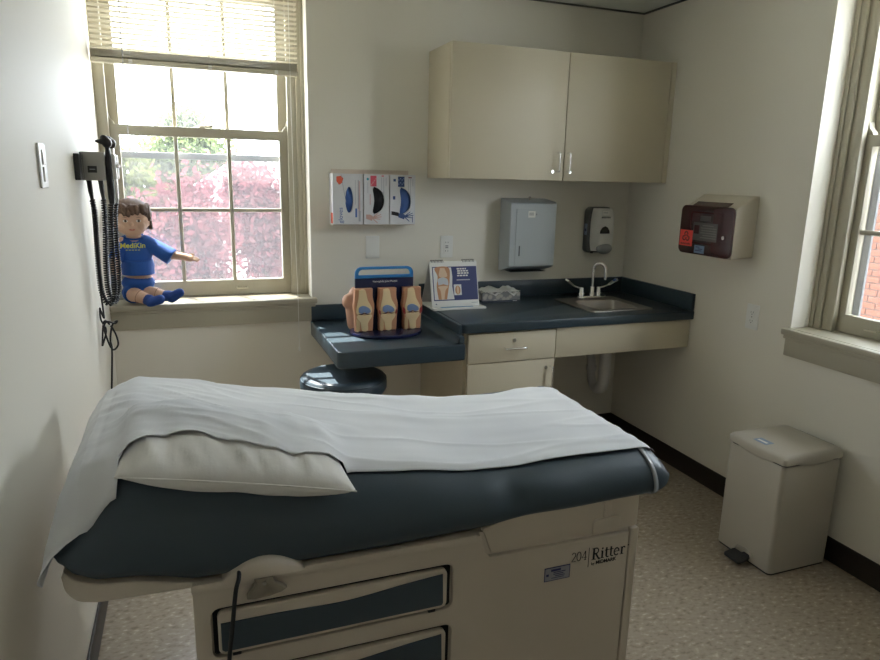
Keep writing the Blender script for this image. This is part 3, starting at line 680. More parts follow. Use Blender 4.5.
# ------------------------------------------------------------------ sink, faucet, drain
def sink():
    t = thing('sink', 'stainless steel single-bowl sink set in the slate worktop', 'sink', (-.37, -.35, .864))
    plate('rim', STEEL, t, [rrect(-.555, -.182, -.538, -.160, .02), rrect(-.492, -.243, -.497, -.265, .028)], .006, 'xy', .867, .002)
    bm = B(); rings = []
    for ins, z in ((0, .868), (.002, .862), (.006, .76), (.02, .735), (.05, .73), (.10, .727)):
        rings.append([bm.verts.new((x, y, z)) for x, y in rrect(-.492+ins, -.243-ins, -.497+ins, -.265-ins, max(.028, .02))])
    for A, Bq in zip(rings, rings[1:]):
        for k in range(len(A)): bm.faces.new((A[k], A[(k+1) % len(A)], Bq[(k+1) % len(A)], Bq[k]))
    bm.faces.new(rings[-1]); obj('bowl', bm, STEEL, t, 50)
    bm = B(); lathe(bm, [(0, .731), (.03, .731), (.036, .733), (.038, .729)], -.367, -.381, 18); obj('drain', bm, CHROME, t, 40)
    f = thing('faucet', 'chrome gooseneck faucet with two wing lever handles behind the sink', 'faucet', (-.335, -.197, .87))
    plate('deck_plate', CHROME, f, [rrect(-.425, -.245, -.224, -.176, .022)], .012, 'xy', .8765, .004)
    bm = B(); cx, cy = -.334, -.198
    sx, sy = .62, -.78
    p = [(cx, cy, .88), (cx, cy, .95), (cx, cy, 1.022)]+[(cx+sx*(.034-.034*math.cos(a)), cy+sy*(.034-.034*math.cos(a)), 1.028+.036*math.sin(a)) for a in [PI*k/10 for k in range(11)]]+[(cx+sx*.069, cy+sy*.069, .985)]
    tube(bm, p, .0085, 12); tube(bm, [p[-1], (p[-1][0], p[-1][1], .978)], .0098, 12); lathe(bm, [(.017, .88), (.017, .892), (.012, .9), (.012, .93), (.0095, .935)], cx, cy, 16); obj('spout', bm, CHROME, f, 50)
    for s, x, tip, c in ((-1, -.402, (-.500, -.203, .974), 'red'), (1, -.292, (-.186, -.203, .968), 'blue')):
        bm = B(); lathe(bm, [(.017, .88), (.016, .9), (.0135, .905), (.0135, .922), (.011, .93), (0, .932)], x, cy, 16); h = obj('valve', bm, CHROME, f, 50)
        bm = B(); tip = Vector(tip); b0 = Vector((x, cy, .925)); mid = b0.lerp(tip, .5)+Vector((0, 0, -.008))
        L = spline([b0, mid, tip], 6); tube(bm, L, [.0055-.0018*k/len(L) for k in range(len(L))], 8)
        obj('lever', bm, CHROME, h, 60)
        bm = B(); dirv = (tip-mid).normalized(); e = tip+dirv*.004; wv = Vector((0, 0, 1)).cross(dirv).normalized()
        up = dirv.cross(wv); vs = [bm.verts.new(q+up*o) for o in (.004, -.005) for q in (mid.lerp(tip, .1)-wv*.005, tip-wv*.016, tip+dirv*.010, tip+wv*.016, mid.lerp(tip, .1)+wv*.005)]
        bmesh.ops.convex_hull(bm, input=vs); obj('wing_blade', bm, CHROME, h, 30)
        bm = B(); tube(bm, [tip-dirv*.010+up*.0035, tip-dirv*.010+up*.006], .011, 12); obj('index_%s' % c, bm, mat('%s_index' % c, (.5, .04, .03) if c == 'red' else (.04, .12, .4), .4), h, 40)
    pt = thing('drain_trap', 'pale plastic drain trap hanging below the sink', 'drain pipe', (-.30, -.3, .37))
    L = spline([(-.335, -.372, .7255), (-.335, -.372, .56), (-.335, -.370, .46), (-.335, -.352, .405), (-.335, -.312, .385), (-.335, -.272, .402), (-.335, -.252, .45), (-.335, -.247, .52), (-.335, -.22, .56), (-.335, -.15, .57), (-.335, -.004, .572)], 8)
    bm = B(); tube(bm, L, [.031 if k < 22 else .031-.008*min(1, (k-22)/16) for k in range(len(L))], 16); obj('trap_bend', bm, PVC, pt, 60)
    bm = B(); lathe(bm, [(.028, .485), (.034, .485), (.034, .50), (.028, .50)], -.335, -.371, 18); obj('slip_nut', bm, PVC, pt, 40)
    bm = B(); lathe(bm, [(.022, .475), (.029, .475), (.029, .50), (.022, .50)], -.335, -.249, 16); obj('slip_nut', bm, PVC, pt, 40)
sink()

# ------------------------------------------------------------------ things on the walls
def towel_dispenser():
    G = mat('pale_grey_enamel', (.50, .54, .56), .4); G2 = mat('grey_slot', (.10, .11, .12), .6)
    t = thing('paper_towel_dispenser', 'pale grey metal paper towel dispenser on the wall', 'dispenser', (-.68, -.06, 1.02))
    bm = B()
    X0, X1, z0, z1 = -.815, -.545, 1.012, 1.385
    pr = [(-.001, z0), (-.001, z1+.012), (-.115, z1-.002), (-.13, z1-.012), (-.13, z0+.035), (-.115, z0+.024), (-.03, z0)]
    plate('body', G, t, [pr], X1-X0, None, 0, .004, lambda u, v, w: Vector(((X0+X1)/2+w, u, v)))
    d = plate('door', G, t, [rrect(X0+.032, X1-.026, z0+.042, z1-.035, .003)], .005, 'xz', -.1325, .0015)
    plate('sight_slot', G2, d, [rrect(X0+.052, X0+.059, 1.10, 1.155, .003)], .002, 'xz', -.1352)
    l = bx('maker_label', WHITEP, d, -.716, -.674, -.1358, -.135, 1.302, 1.335)
    for z in (1.325, 1.316): bx('label_print', mat('grey_print', (.3, .31, .33), .6), l, -.711, -.684, -.1362, -.1357, z-.002, z+.002)
    bx('label_print', mat('grey_print', (.3, .31, .33), .6), d, -.671, -.664, -.1358, -.135, 1.314, 1.323)
    bx('towel_mouth_shade', DARK, t, X0+.03, X1-.03, -.10, -.03, z0-.0005, z0+.001)  # thin black sheet paints the shade of the slot underneath
    bm = B(); tube(bm, [(-.67, -.055, 1.3855), (-.67, -.055, 1.40)], .004, 8); ell(bm, (-.67, -.055, 1.403), (.007, .007, .006), 2); obj('key_lock', bm, STEEL, t, 40)
towel_dispenser()
def soap_dispenser():
    t = thing('soap_dispenser', 'grey and white push-bar soap dispenser beside the wall corner', 'dispenser', (-.20, -.05, 1.085))
    GR = mat('dark_grey_plastic', (.10, .105, .105), .45); LG = mat('light_grey_plastic', (.70, .69, .65), .4); MG = mat('mid_grey_plastic', (.30, .305, .31), .45)
    # back shell
    plate('back_shell', GR, t, [rrect(-.292, -.135, 1.100, 1.355, [.03, .03, .025, .025])], .045, 'xz', -.0235, .008)
    # front cover: bulging
    bm = B(); n, m = 14, 12; g = {}
    for i in range(n+1):
        for j in range(m+1):
            v = i/n; u = -1+2*j/m; z = 1.112+v*.236
            w = .071*(1-.16*abs(2*v-1)**3); x = -.203+u*w
            dep = .046+.058*((1-abs(u)**3.2)**.6)*(1-.35*max(0, v-.8)/.2-.25*max(0, .12-v)/.12)
            g[i, j] = bm.verts.new((x, -dep, z))
    for i in range(n):
        for j in range(m): bm.faces.new((g[i, j], g[i, j+1], g[i+1, j+1], g[i+1, j]))
    bd = [g[0, j] for j in range(m+1)]+[g[i, m] for i in range(1, n+1)]+[g[n, j] for j in range(m-1, -1, -1)]+[g[i, 0] for i in range(n-1, 0, -1)]
    bk = [bm.verts.new((v.co.x, -.040, v.co.z)) for v in bd]
    for k in range(len(bd)): bm.faces.new((bd[k], bk[k], bk[(k+1) % len(bd)], bd[(k+1) % len(bd)]))
    bm.faces.new(bk)
    c = obj('front_cover', bm, LG, t, 50)
    plate('sight_window', mat('dark_amber_window', (.02, .016, .014), .2), c, [[(-.247, 1.212), (-.185, 1.212), (-.187, 1.228), (-.200, 1.246), (-.216, 1.253), (-.232, 1.246), (-.245, 1.228)]], .006, 'xz', -.1035, .002)
    bm = B(); ell(bm, (-.203, -.088, 1.128), (.050, .032, .032), 3); obj('push_bar', bm, MG, t, 60)
    l = bx('label', WHITEP, c, -.238, -.196, -.1035, -.0985, 1.312, 1.334)
    bx('label_print', mat('grey_print', (.3, .31, .33), .6), l, -.233, -.203, -.104, -.1034, 1.324, 1.328)
    for k in range(6): bx('raised_print', GR, c, -.240+k*.0095, -.2335+k*.0095, -.104, -.099, 1.296, 1.305)
    s = bx('side_sticker', mat('pale_blue_label', (.25, .33, .46), .5), t, -.2935, -.2918, -.042, -.018, 1.20, 1.262)
    bx('label_print', mat('sticker_blue', (.03, .035, .13), .5), s, -.2940, -.2934, -.038, -.022, 1.22, 1.235)
    bm = B(); tube(bm, [(-.245, -.03, 1.105), (-.245, -.03, 1.096)], .008, 10); obj('nozzle', bm, BLACK, t, 40)
soap_dispenser()
def sharps():
    t = thing('sharps_container', 'beige wall cabinet for sharps with dark red window and biohazard sticker', 'sharps container', (-.07, -.82, 1.16))
    BG = mat('beige_plastic', (.55, .50, .41), .45); MR = mat('dark_red_plastic', (.050, .010, .010), .22, coat=.3); GP = mat('grey_label', (.10, .095, .095), .5)
    y0, y1, z0, z1 = -.955, -.632, 1.166, 1.425
    pr = [(-.001, z0+.006), (-.001, z1+.02), (-.03, z1+.022), (-.128, z1-.035), (-.128, z0)]
    plate('housing', BG, t, [pr], y1-y0, None, 0, .008, lambda u, v, w: Vector((u, (y0+y1)/2+w, v)))
    d = plate('front_door', MR, t, [rrect(y0-.004, y1+.012, z0+.002, z1-.030, .028)], .014, 'yz', -.1355, .005)
    # sloped slot insert
    bm = B(); vs = [bm.verts.new(v) for v in [(-.122, y0+.06, z1-.0295), (-.092, y0+.06, z1-.012), (-.092, y1-.04, z1-.012), (-.122, y1-.04, z1-.0295), (-.122, y0+.06, z1-.035), (-.092, y0+.06, z1-.018), (-.092, y1-.04, z1-.018), (-.122, y1-.04, z1-.035)]]
    bmesh.ops.convex_hull(bm, input=vs); obj('deposit_slot', bm, MR, t)
    plate('window_frame', mat('deep_red_plastic', (.05, .010, .010), .25), d, [rrect(-.895, -.690, 1.218, 1.368, .01), rrect(-.887, -.698, 1.226, 1.360, .006)], .0016, 'yz', -.1430, .001)
    lb = bx('content_label', GP, d, -.1437, -.1424, -.870, -.715, 1.235, 1.318); bx('content_label', GP, d, -.1437, -.1424, -.823, -.755, 1.326, 1.350)
    PR = mat('faint_print', (.22, .21, .20), .6)
    for z, a, b in ((1.306, -.845, -.775), (1.294, -.865, -.765), (1.283, -.865, -.77), (1.272, -.865, -.765), (1.261, -.865, -.78), (1.250, -.865, -.765)): bx('label_print', PR, lb, -.1442, -.1436, a, b, z-.0022, z+.0022)
    bx('label_print', mat('deep_red_plastic', (.05, .010, .010), .25), lb, -.1442, -.1436, -.755, -.722, 1.265, 1.305)
    OR = mat('biohazard_orange', (.90, .085, .065), .5)
    s = bx('biohazard_sticker', OR, d, -.1445, -.1424, -.716, -.630, 1.203, 1.278)
    # trefoil: three open rings round a small ring
    bm = B(); cy, cz = -.673, 1.246; fn = lambda u, v, w: Vector((-.1446-w, u, v))
    for k in range(3):
        a = PI/2+k*2*PI/3; ox, oz = cy+.0125*math.cos(a), cz+.0125*math.sin(a)
        ribbon(bm, [(ox+.0105*math.cos(a+PI*.86*(2*q/16-1)*1.0), oz+.0105*math.sin(a+PI*.86*(2*q/16-1))) for q in range(17)], [.0060 if 3 < q < 13 else .003 for q in range(17)], fn)
    ribbon(bm, [(cy+.0085*math.cos(2*PI*q/18), cz+.0085*math.sin(2*PI*q/18)) for q in range(19)], .0026, fn)
    obj('biohazard_mark', bm, INK, s)
    text_obj('lettering', 'BIOHAZARD', INK, s, (-.1449, -.673, 1.209), (0, -1, 0), (0, 0, 1), .0115, align='CENTER')
    b = bx('blue_label', mat('pale_blue_sticker', (.20, .30, .46), .5), d, -.1442, -.1424, -.800, -.735, 1.176, 1.212)
    for z, a, c in ((1.204, -.77, -.745), (1.196, -.79, -.76), (1.188, -.785, -.742)): bx('label_print', mat('sticker_blue', (.03, .035, .13), .5), b, -.1447, -.1441, a, c, z-.002, z+.002)
    bm = B(); tube(bm, [(-.142, -.915, 1.26), (-.150, -.915, 1.26)], .009, 14); obj('key_lock', bm, CHROME, d, 40)
sharps()
def wall_plate(name, label, cat, P, kind, grp=None):
    # P(u, z, w): u along the wall, w out of it, centred on the plate
    t = thing(name, label, cat, P(0, -.057, 0), grp); FN = lambda u, v, w: P(u, v, w)
    pl = plate('cover_plate', WHITEP, t, [rrect(-.035, .035, -.057, .057, .004)], .006, None, 0, .002, lambda u, v, w: P(u, v, .0032+w))
    def sub(nm, m, ol, d, par=pl, t2=.003): return plate(nm, m, par, [ol], t2, None, 0, .0005, lambda u, v, w: P(u, v, d+w))
    if kind == 'outlet':
        for s in (-1, 1):
            f = sub('socket', WHITEP, rrect(-.017, .017, s*.0195-.0145, s*.0195+.0145, .009), .0065)
            for a in (-.0065, .0065): sub('socket_slot', INK, rect(a-.001, a+.001, s*.0195-.002, s*.0195+.006), .0078, f, .001)
            sub('socket_slot', INK, ellipse(0, s*.0195-.007, .0025, .0025, 10), .0078, f, .001)
        sub('screw', STEEL, ellipse(0, 0, .003, .003, 10), .0068)
    elif kind == 'gfci':
        f = sub('socket_face', WHITEP, rrect(-.0165, .0165, -.034, .034, .002), .0068)
        for s in (-1, 1):
            for a in (-.0065, .0065): sub('socket_slot', INK, rect(a-.001, a+.001, s*.022-.003, s*.022+.004), .0086, f, .001)
            sub('button', mat('grey_button', (.35, .35, .34), .5), rect(-.008, .008, s*.0045-.003, s*.0045+.003), .0088, f, .002)
    elif kind == 'blank':
        for s in (-1, 1): sub('screw', WHITEP, ellipse(0, s*.04, .003, .003, 10), .0066)
    elif kind == 'switch':
        for s in (-1, 1):
            a, b = P(-.013, s*.022-.019, .0055), P(.013, s*.022+.019, .0095); bx('rocker', WHITEP, pl, a.x, b.x, a.y, b.y, a.z, b.z, .0012)
wall_plate('wall_outlet', 'white duplex outlet on the wall above the trash can', 'outlet', lambda u, v, w: Vector((-w, -.997-u, .910+v)), 'outlet')
wall_plate('wall_outlet', 'white safety outlet above the flip chart', 'outlet', lambda u, v, w: Vector((-1.1196+u, -w, 1.1426+v)), 'gfci')
wall_plate('blank_plate', 'white blank wall plate below the glove boxes', 'wall plate', lambda u, v, w: Vector((-1.5194+u, -w, 1.1457+v)), 'blank')
wall_plate('light_switch', 'white double rocker switch plate on the wall near the diagnostic unit', 'switch', lambda u, v, w: Vector((LX+w, -1.215+u*1.25, 1.502+v)), 'switch')

def glove_boxes():
    rk = thing('glove_rack', 'clear wire rack holding three glove boxes on the wall', 'rack', (-1.53, -.03, 1.262), None)
    CL = mat('pinkish_clear_plastic', (.66, .56, .48), .3)
    bx('back_plate', CL, rk, -1.725, -1.335, -.004, -.001, 1.262, 1.525)
    bx('shelf_lip', CL, rk, -1.735, -1.325, -.088, -.004, 1.262, 1.2645)
    for x in (-1.5875, -1.4565): bx('divider', CL, rk, x-.0012, x+.0012, -.080, -.004, 1.265, 1.50)
    LB = mat('glove_carton_white', (.70, .70, .72), .6); PK = mat('print_orange', (.75, .12, .06), .6); BL = mat('print_blue', (.08, .16, .42), .6); GY = mat('print_grey', (.42, .43, .48), .6); PI_ = mat('print_pink', (.70, .10, .15), .6); FL = mat('print_flesh', (.62, .38, .33), .6); TQ = mat('print_teal', (.05, .35, .42), .6)
    Y = -.09
    def pr(par, m, ol, d=0): return plate('print', m, par, [ol], .0006, 'xz', Y-.0006-d)
    def crescent(cx, cz, h, w, bow):
        L = [(cx+bow*(1-(2*k/12-1)**2)-w*max(0, 1-abs(2*k/12-1)**3.2)**.6, cz+h*(2*k/12-1)) for k in range(13)]
        R = [(cx+bow*(1-(2*k/12-1)**2)+w*max(0, 1-abs(2*k/12-1)**3.2)**.6, cz+h*(2*k/12-1)) for k in range(11, 0, -1)]
        return L+R
    def hand(par, m, x, z, s):
        pr(par, m, [(x, z+.01*s), (x+.03*s, z), (x+.034*s, z+.022*s), (x+.02*s, z+.03*s), (x, z+.03*s)])
        for a, l in ((38, .04), (22, .048), (8, .048), (-8, .042), (-40, .036)):
            r = math.radians(a); cx, cz = x+.03*s, z+.013*s; dx, dz = math.cos(r), math.sin(r); w = .0026*s
            pr(par, m, [(cx-dz*w, cz+dx*w), (cx+dz*w, cz-dx*w), (cx+dx*l*s+dz*w*.6, cz+dz*l*s-dx*w*.6), (cx+dx*l*s-dz*w*.6, cz+dz*l*s+dx*w*.6)], .0003)
    def carton(label, x0, x1, hole, glove_m, deco):
        t = thing('glove_box', label, 'glove box', ((x0+x1)/2, -.05, 1.265), 'glove boxes in the wall rack')
        z0, z1 = 1.266, 1.504
        c = plate('carton', LB, t, [rect(x0, x1, z0, z1), hole], .083, 'xz', Y+.0415)
        bx('carton_back', LB, t, x0, x1, -.0065, -.0045, z0, z1)
        bm = B(); xs = [p[0] for p in hole]; zs = [p[1] for p in hole]; n = 14; gr = {}
        for i in range(n+1):
            for j in range(n+1):
                u, v = i/n, j/n; x = min(xs)-.004+(max(xs)-min(xs)+.008)*u; z = min(zs)-.004+(max(zs)-min(zs)+.008)*v
                gr[i, j] = bm.verts.new((x, Y+.022-.016*math.sin(PI*u)*math.sin(PI*v)+noise.noise(Vector((x*90, z*60, 2)))*.007, z))
        for i in range(n):
            for j in range(n): bm.faces.new((gr[i, j], gr[i+1, j], gr[i+1, j+1], gr[i, j+1]))
        obj('gloves', bm, glove_m, t, 180); deco(c)
    def d1(c):
        pr(c, PK, [(-1.718, 1.468), (-1.705, 1.452), (-1.69, 1.462), (-1.685, 1.482), (-1.697, 1.493), (-1.718, 1.49)])
        pr(c, GY, [(-1.697, 1.50), (-1.6945, 1.50), (-1.672, 1.37), (-1.6745, 1.37)])
        for k in range(2): pr(c, GY, rect(-1.628+k*.013, -1.626+k*.013+(.003 if k else 0), 1.36-.02*k, 1.475))
        pr(c, mat('print_palepink', (.62, .45, .45), .6), rect(-1.612, -1.604, 1.33, 1.47))
        pr(c, BL, rect(-1.628, -1.619, 1.30, 1.342)); pr(c, GY, rect(-1.612, -1.602, 1.28, 1.33))
        text_obj('lettering', 'gloves', BL, c, (-1.690, Y-.0012, 1.272), (0, 0, 1), (-1, 0, 0), .030)
        bx('print', PK, c, -1.7365, -1.7358, Y+.004, Y+.05, 1.27, 1.32)
    def d2(c):
        pr(c, TQ, ellipse(-1.566, 1.481, .006, .006)); pr(c, PI_, rect(-1.553, -1.523, 1.447, 1.497))
        for q in range(4): pr(c, mat('print_lightpink', (.72, .3, .33), .6), [(-1.553+.0075*q, 1.45+.01*q), (-1.548+.0075*q, 1.45+.01*q), (-1.543+.0075*q, 1.46+.009*q), (-1.549+.0075*q, 1.46+.009*q)], .0004)
        pr(c, mat('print_palepink', (.62, .45, .45), .6), rect(-1.5565, -1.5515, 1.36, 1.41))
        for x, z0, z1 in ((-1.498, 1.43, 1.49), (-1.488, 1.39, 1.49), (-1.476, 1.45, 1.49)): pr(c, GY, rect(x, x+.0022, z0, z1))
        pr(c, PI_, rect(-1.498, -1.486, 1.494, 1.499)); pr(c, GY, rect(-1.567, -1.565, 1.415, 1.465))
        hand(c, FL, -1.575, 1.283, 1.0)
    def d3(c):
        NV = mat('print_navy', (.05, .09, .24), .6)
        pr(c, NV, rect(-1.438, -1.426, 1.472, 1.484)); pr(c, NV, rect(-1.415, -1.382, 1.447, 1.496)); pr(c, NV, rect(-1.440, -1.428, 1.386, 1.402))
        for q in range(4):
            for r2 in range(2): pr(c, mat('print_lightblue', (.3, .4, .6), .6), ellipse(-1.411+q*.0085, 1.460+r2*.02+.006*(q % 2), .003, .003, 8), .0004)
        for x, z0, z1 in ((-1.362, 1.43, 1.485), (-1.352, 1.40, 1.485), (-1.340, 1.45, 1.485)): pr(c, GY, rect(x, x+.0022, z0, z1))
        pr(c, mat('print_maroon', (.25, .05, .07), .6), rect(-1.362, -1.345, 1.489, 1.494)); pr(c, NV, rect(-1.340, -1.337, 1.275, 1.305))
        pr(c, INK, [(-1.447, 1.312), (-1.41, 1.305), (-1.41, 1.323), (-1.447, 1.33)]); hand(c, NV, -1.412, 1.290, 1.0)
    carton('white glove box with oval opening, orange octagon and blue gloves', -1.736, -1.591, ellipse(-1.656, 1.382, .020, .062, 24), mat('blue_gloves', (.05, .13, .40), .6), d1)
    carton('white glove box with pink patch and black crescent opening', -1.5845, -1.4600, crescent(-1.533, 1.380, .067, .027, .026), mat('black_gloves', (.004, .004, .005), .6), d2)
    carton('white glove box with navy patch, blue gloves and printed dark hand', -1.4535, -1.3255, crescent(-1.396, 1.378, .067, .027, .024), mat('bright_blue_gloves', (.055, .13, .36), .6), d3)
glove_boxes()

# ------------------------------------------------------------------ things on the worktops
def knee_display():
    t = thing('knee_model_display', 'navy display stand of knee joint models with blue carrying handle', 'anatomical model', (-1.55, -.36, .785))
    NV = mat('navy_plastic', (.012, .016, .06), .25); HB = mat('handle_blue', (.02, .20, .50), .4)
    SK = mat('model_skin', (.56, .27, .15), .5); SKD = mat('model_flesh', (.50, .24, .13), .55); BN = mat('model_bone', (.80, .62, .36), .5); CA = mat('cartilage_blue', (.20, .28, .48), .35); RD = mat('inflamed_red', (.35, .03, .03), .5)
    bm = B(); pts = [(.168, 0), (.172, .006), (.170, .014), (.160, .017), (0, .017)]
    rings = []
    for r, z in pts: rings.append([bm.verts.new((-1.55+r*math.cos(2*PI*k/40), -.36+r*.78*math.sin(2*PI*k/40), .7855+z)) for k in range(40)] if r else None)
    for A, Bq in zip(rings, rings[1:-1]):
        for k in range(40): bm.faces.new((A[k], A[(k+1) % 40], Bq[(k+1) % 40], Bq[k]))
    bm.faces.new(rings[3]); bm.faces.new(rings[0][::-1]); obj('turntable_base', bm, NV, t, 40)
    # board plus handle loop, slightly turned
    bd = plate('back_board', NV, t, [rect(-1.690, -1.413, .802, 1.040)], .012, 'xz', -.335, .001)
    plate('handle', HB, t, [rrect(-1.690, -1.413, 1.040, 1.092, [.03, .03, .001, .001]), rrect(-1.674, -1.429, 1.054, 1.080, [.02, .02, .004, .004])], .012, 'xz', -.335, .002)
    text_obj('lettering', 'Hemophilia Joint Models', WHITEP, bd, (-1.5495, -.3417, 1.021), (1, 0, 0), (0, 0, 1), .0118, align='CENTER')
    def knee(cx, w, cy, front, lab=None, h0=.803, h1=.999, sc=1):
        # sectioned knee block: skin outline with a flat cut face, carrying bones
        prof = [(.0, -.040, .040), (.15, -.041, .042), (.30, -.041, .043), (.45, -.043, .046), (.55, -.047, .048), (.65, -.046, .047), (.75, -.043, .042), (.85, -.042, .040), (1, -.042, .041)]
        H_ = h1-h0
        L = spline2([(cx+a*w, h0+s*H_) for s, a, b in prof], 3); R = spline2([(cx+b*w, h0+s*H_) for s, a, b in prof], 3)
        k = plate('knee_block', SK, t, [L+R[::-1]], .036, 'xz', cy, .004)
        f = cy-.018
        def p(nm, m, pts, d, par=k, th=.003): return plate(nm, m, par, [spline2([(cx+a*w, h0+s*H_) for a, s in pts]+[(cx+pts[0][0]*w, h0+pts[0][1]*H_)], 4)[:-1]], th, 'xz', f-d, .001)
        p('femur', BN, [(-.024, .985), (-.026, .8), (-.034, .60), (-.036, .45), (-.02, .38), (.0, .41), (.022, .38), (.036, .46), (.034, .58), (.016, .75), (.004, .985)], .001)
        p('tibia', BN, [(-.030, .40), (-.034, .34), (-.018, .22), (-.010, .02), (.016, .02), (.018, .2), (.034, .33), (.032, .40), (.0, .385)], .001)
        p('fibula', mat('model_bone_dark', (.62, .44, .24), .5), [(-.036, .30), (-.037, .02), (-.022, .02), (-.022, .28)], .0006)
        p('cartilage', CA, [(-.026, .47), (-.024, .57), (-.008, .61), (.010, .59), (.026, .53), (.028, .46), (.012, .43), (.0, .46), (-.014, .43)], .0035, k, .005)
        p('joint_gap', mat('joint_dark', (.10, .03, .03), .6), [(-.03, .415), (-.012, .40), (0, .425), (.014, .40), (.030, .415), (.014, .425), (0, .45), (-.014, .43)], .0032, k, .003)
        return k, p
    knee(-1.660, 1.0, -.368, -.386)
    k, p = knee(-1.548, 1.0, -.368, -.386)
    for s in (-1, 1): p('inflamed_edge', RD, [(s*.036, .38), (s*.042, .42), (s*.041, .50), (s*.035, .46)], .002)
    k, p = knee(-1.430, 1.02, -.368, -.386)
    for s in (-1, 1): p('inflamed_edge', RD, [(s*.034, .36), (s*.046, .42), (s*.044, .54), (s*.034, .48)], .002)
    # whole bent-knee figure on the far side of the board, peeking past its edge
    bm = B(); capsule(bm, (-1.683, -.27, .815), (-1.688, -.27, .90), .030, .034); capsule(bm, (-1.690, -.27, .92), (-1.672, -.265, .965), .034, .028); ell(bm, (-1.705, -.275, .925), (.033, .032, .036), 3)
    obj('skin_knee', remesh(bm, .004, 4), mat('model_skin_pink', (.60, .33, .22), .5), t, 180)
knee_display()
def flip_chart():
    t = thing('flip_chart', 'white spiral-bound desk flip chart with a knee picture', 'flip chart', (-1.14, -.2, .864))
    CW = mat('card_white', (.74, .73, .70), .6); NV = mat('chart_navy', (.018, .03, .14), .5)
    # tent easel: front leaf leaning back, rear leaf, foot card
    zb, zt, yb, yt, yr = .874, 1.092, -.262, -.205, -.105
    x0, x1 = -1.288, -1.036
    dn = Vector((0, yt-yb, zt-zb)); ln = dn.length; dn.normalize(); nn = Vector((0, -dn.z, dn.y))
    fn = lambda u, v, w: Vector((u, yb, zb))+dn*v+nn*w
    lf = plate('front_leaf', CW, t, [rrect(x0, x1, 0, ln, .003)], .006, None, 0, .0006, fn)
    dr = Vector((0, yt-yr, zt-zb)); lr = dr.length; dr.normalize(); nr = Vector((0, dr.z, -dr.y))
    plate('rear_leaf', CW, t, [rect(x0, x1, 0, lr-.012)], .003, None, 0, 0, lambda u, v, w: Vector((u, yr, zb))+dr*v+nr*w)
    bx('foot_card', CW, t, x0-.006, x1+.02, -.305, -.098, .8646, .8735, .001)
    bx('foot_print', mat('foot_blue', (.05, .25, .45), .5), t, x0+.04, x1-.04, -.285, -.27, .8735, .8741)
    S_ = 1.0
    def p(nm, m, ol, d, par): return plate(nm, m, par, [ol], .0008, None, 0, 0, lambda u, v, w: fn(u, v, .0032+d+w))
    pg = p('printed_panel', NV, rect(x0+.012, x1-.004, .030, .198), .0004, lf)
    wv = [(x0+.016, .035), (x0+.016, .194), (-1.176, .194), (-1.172, .15), (-1.176, .10), (-1.168, .035)]
    p('picture', mat('picture_white', (.70, .70, .70), .6), wv, .001, pg)
    SKN = mat('picture_skin', (.52, .25, .13), .6); p('picture', SKN, spline2([(-1.252, .036), (-1.258, .10), (-1.25, .15), (-1.262, .193), (-1.19, .193), (-1.188, .13), (-1.196, .09), (-1.208, .036)]), .0016, pg)
    PB = mat('picture_bone', (.70, .52, .36), .6); p('picture', PB, spline2([(-1.236, .036), (-1.240, .08), (-1.249, .10), (-1.20, .10), (-1.213, .08), (-1.222, .036)]), .0022, pg); p('picture', PB, spline2([(-1.235, .192), (-1.242, .15), (-1.20, .15), (-1.212, .192)]), .0022, pg)
    p('picture', mat('picture_bluegrey', (.52, .54, .58), .6), spline2([(-1.248, .106), (-1.250, .135), (-1.225, .145), (-1.20, .135), (-1.198, .106), (-1.222, .112)]), .0028, pg)
    q = p('picture', mat('picture_white', (.70, .70, .70), .6), rect(-1.168, -1.128, .055, .108), .0024, pg); p('picture', SKN, ellipse(-1.148, .08, .014, .022), .0030, pg); p('picture', PB, ellipse(-1.148, .08, .006, .02), .0036, pg)
    for i, (a, b, z) in enumerate(((-1.146, -1.10, .186), (-1.144, -1.09, .175), (-1.144, -1.088, .164), (-1.146, -1.086, .152))):
        x = a
        while x < b: w = random.uniform(.010, .016); p('heading_print', CW, rect(x, min(x+w, b+.004), z-.0034, z+.0034), .001, pg); x += w+.003
    p('heading_print', mat('print_grey', (.42, .43, .48), .6), rect(-1.150, -1.078, .128, .133), .001, pg)
    p('footer_print', NV, [(x0+.018, .012), (x0+.028, .010), (x0+.022, .018)], .0004, lf); p('footer_print', mat('print_grey', (.42, .43, .48), .6), rect(x1-.042, x1-.008, .014, .017), .0004, lf)
    for xa in (x0+.012, x1-.075):
        for k in range(9):
            x = xa+k*.0075; bm = B(); c = fn(x, ln-.001, -.004)
            tube(bm, [c+Vector((0, .0085*math.cos(a), .0095*math.sin(a))) for a in [2*PI*q/12 for q in range(12)]], .0011, 5, closed=True); obj('wire_ring', bm, BLACK, t, 60)
flip_chart()
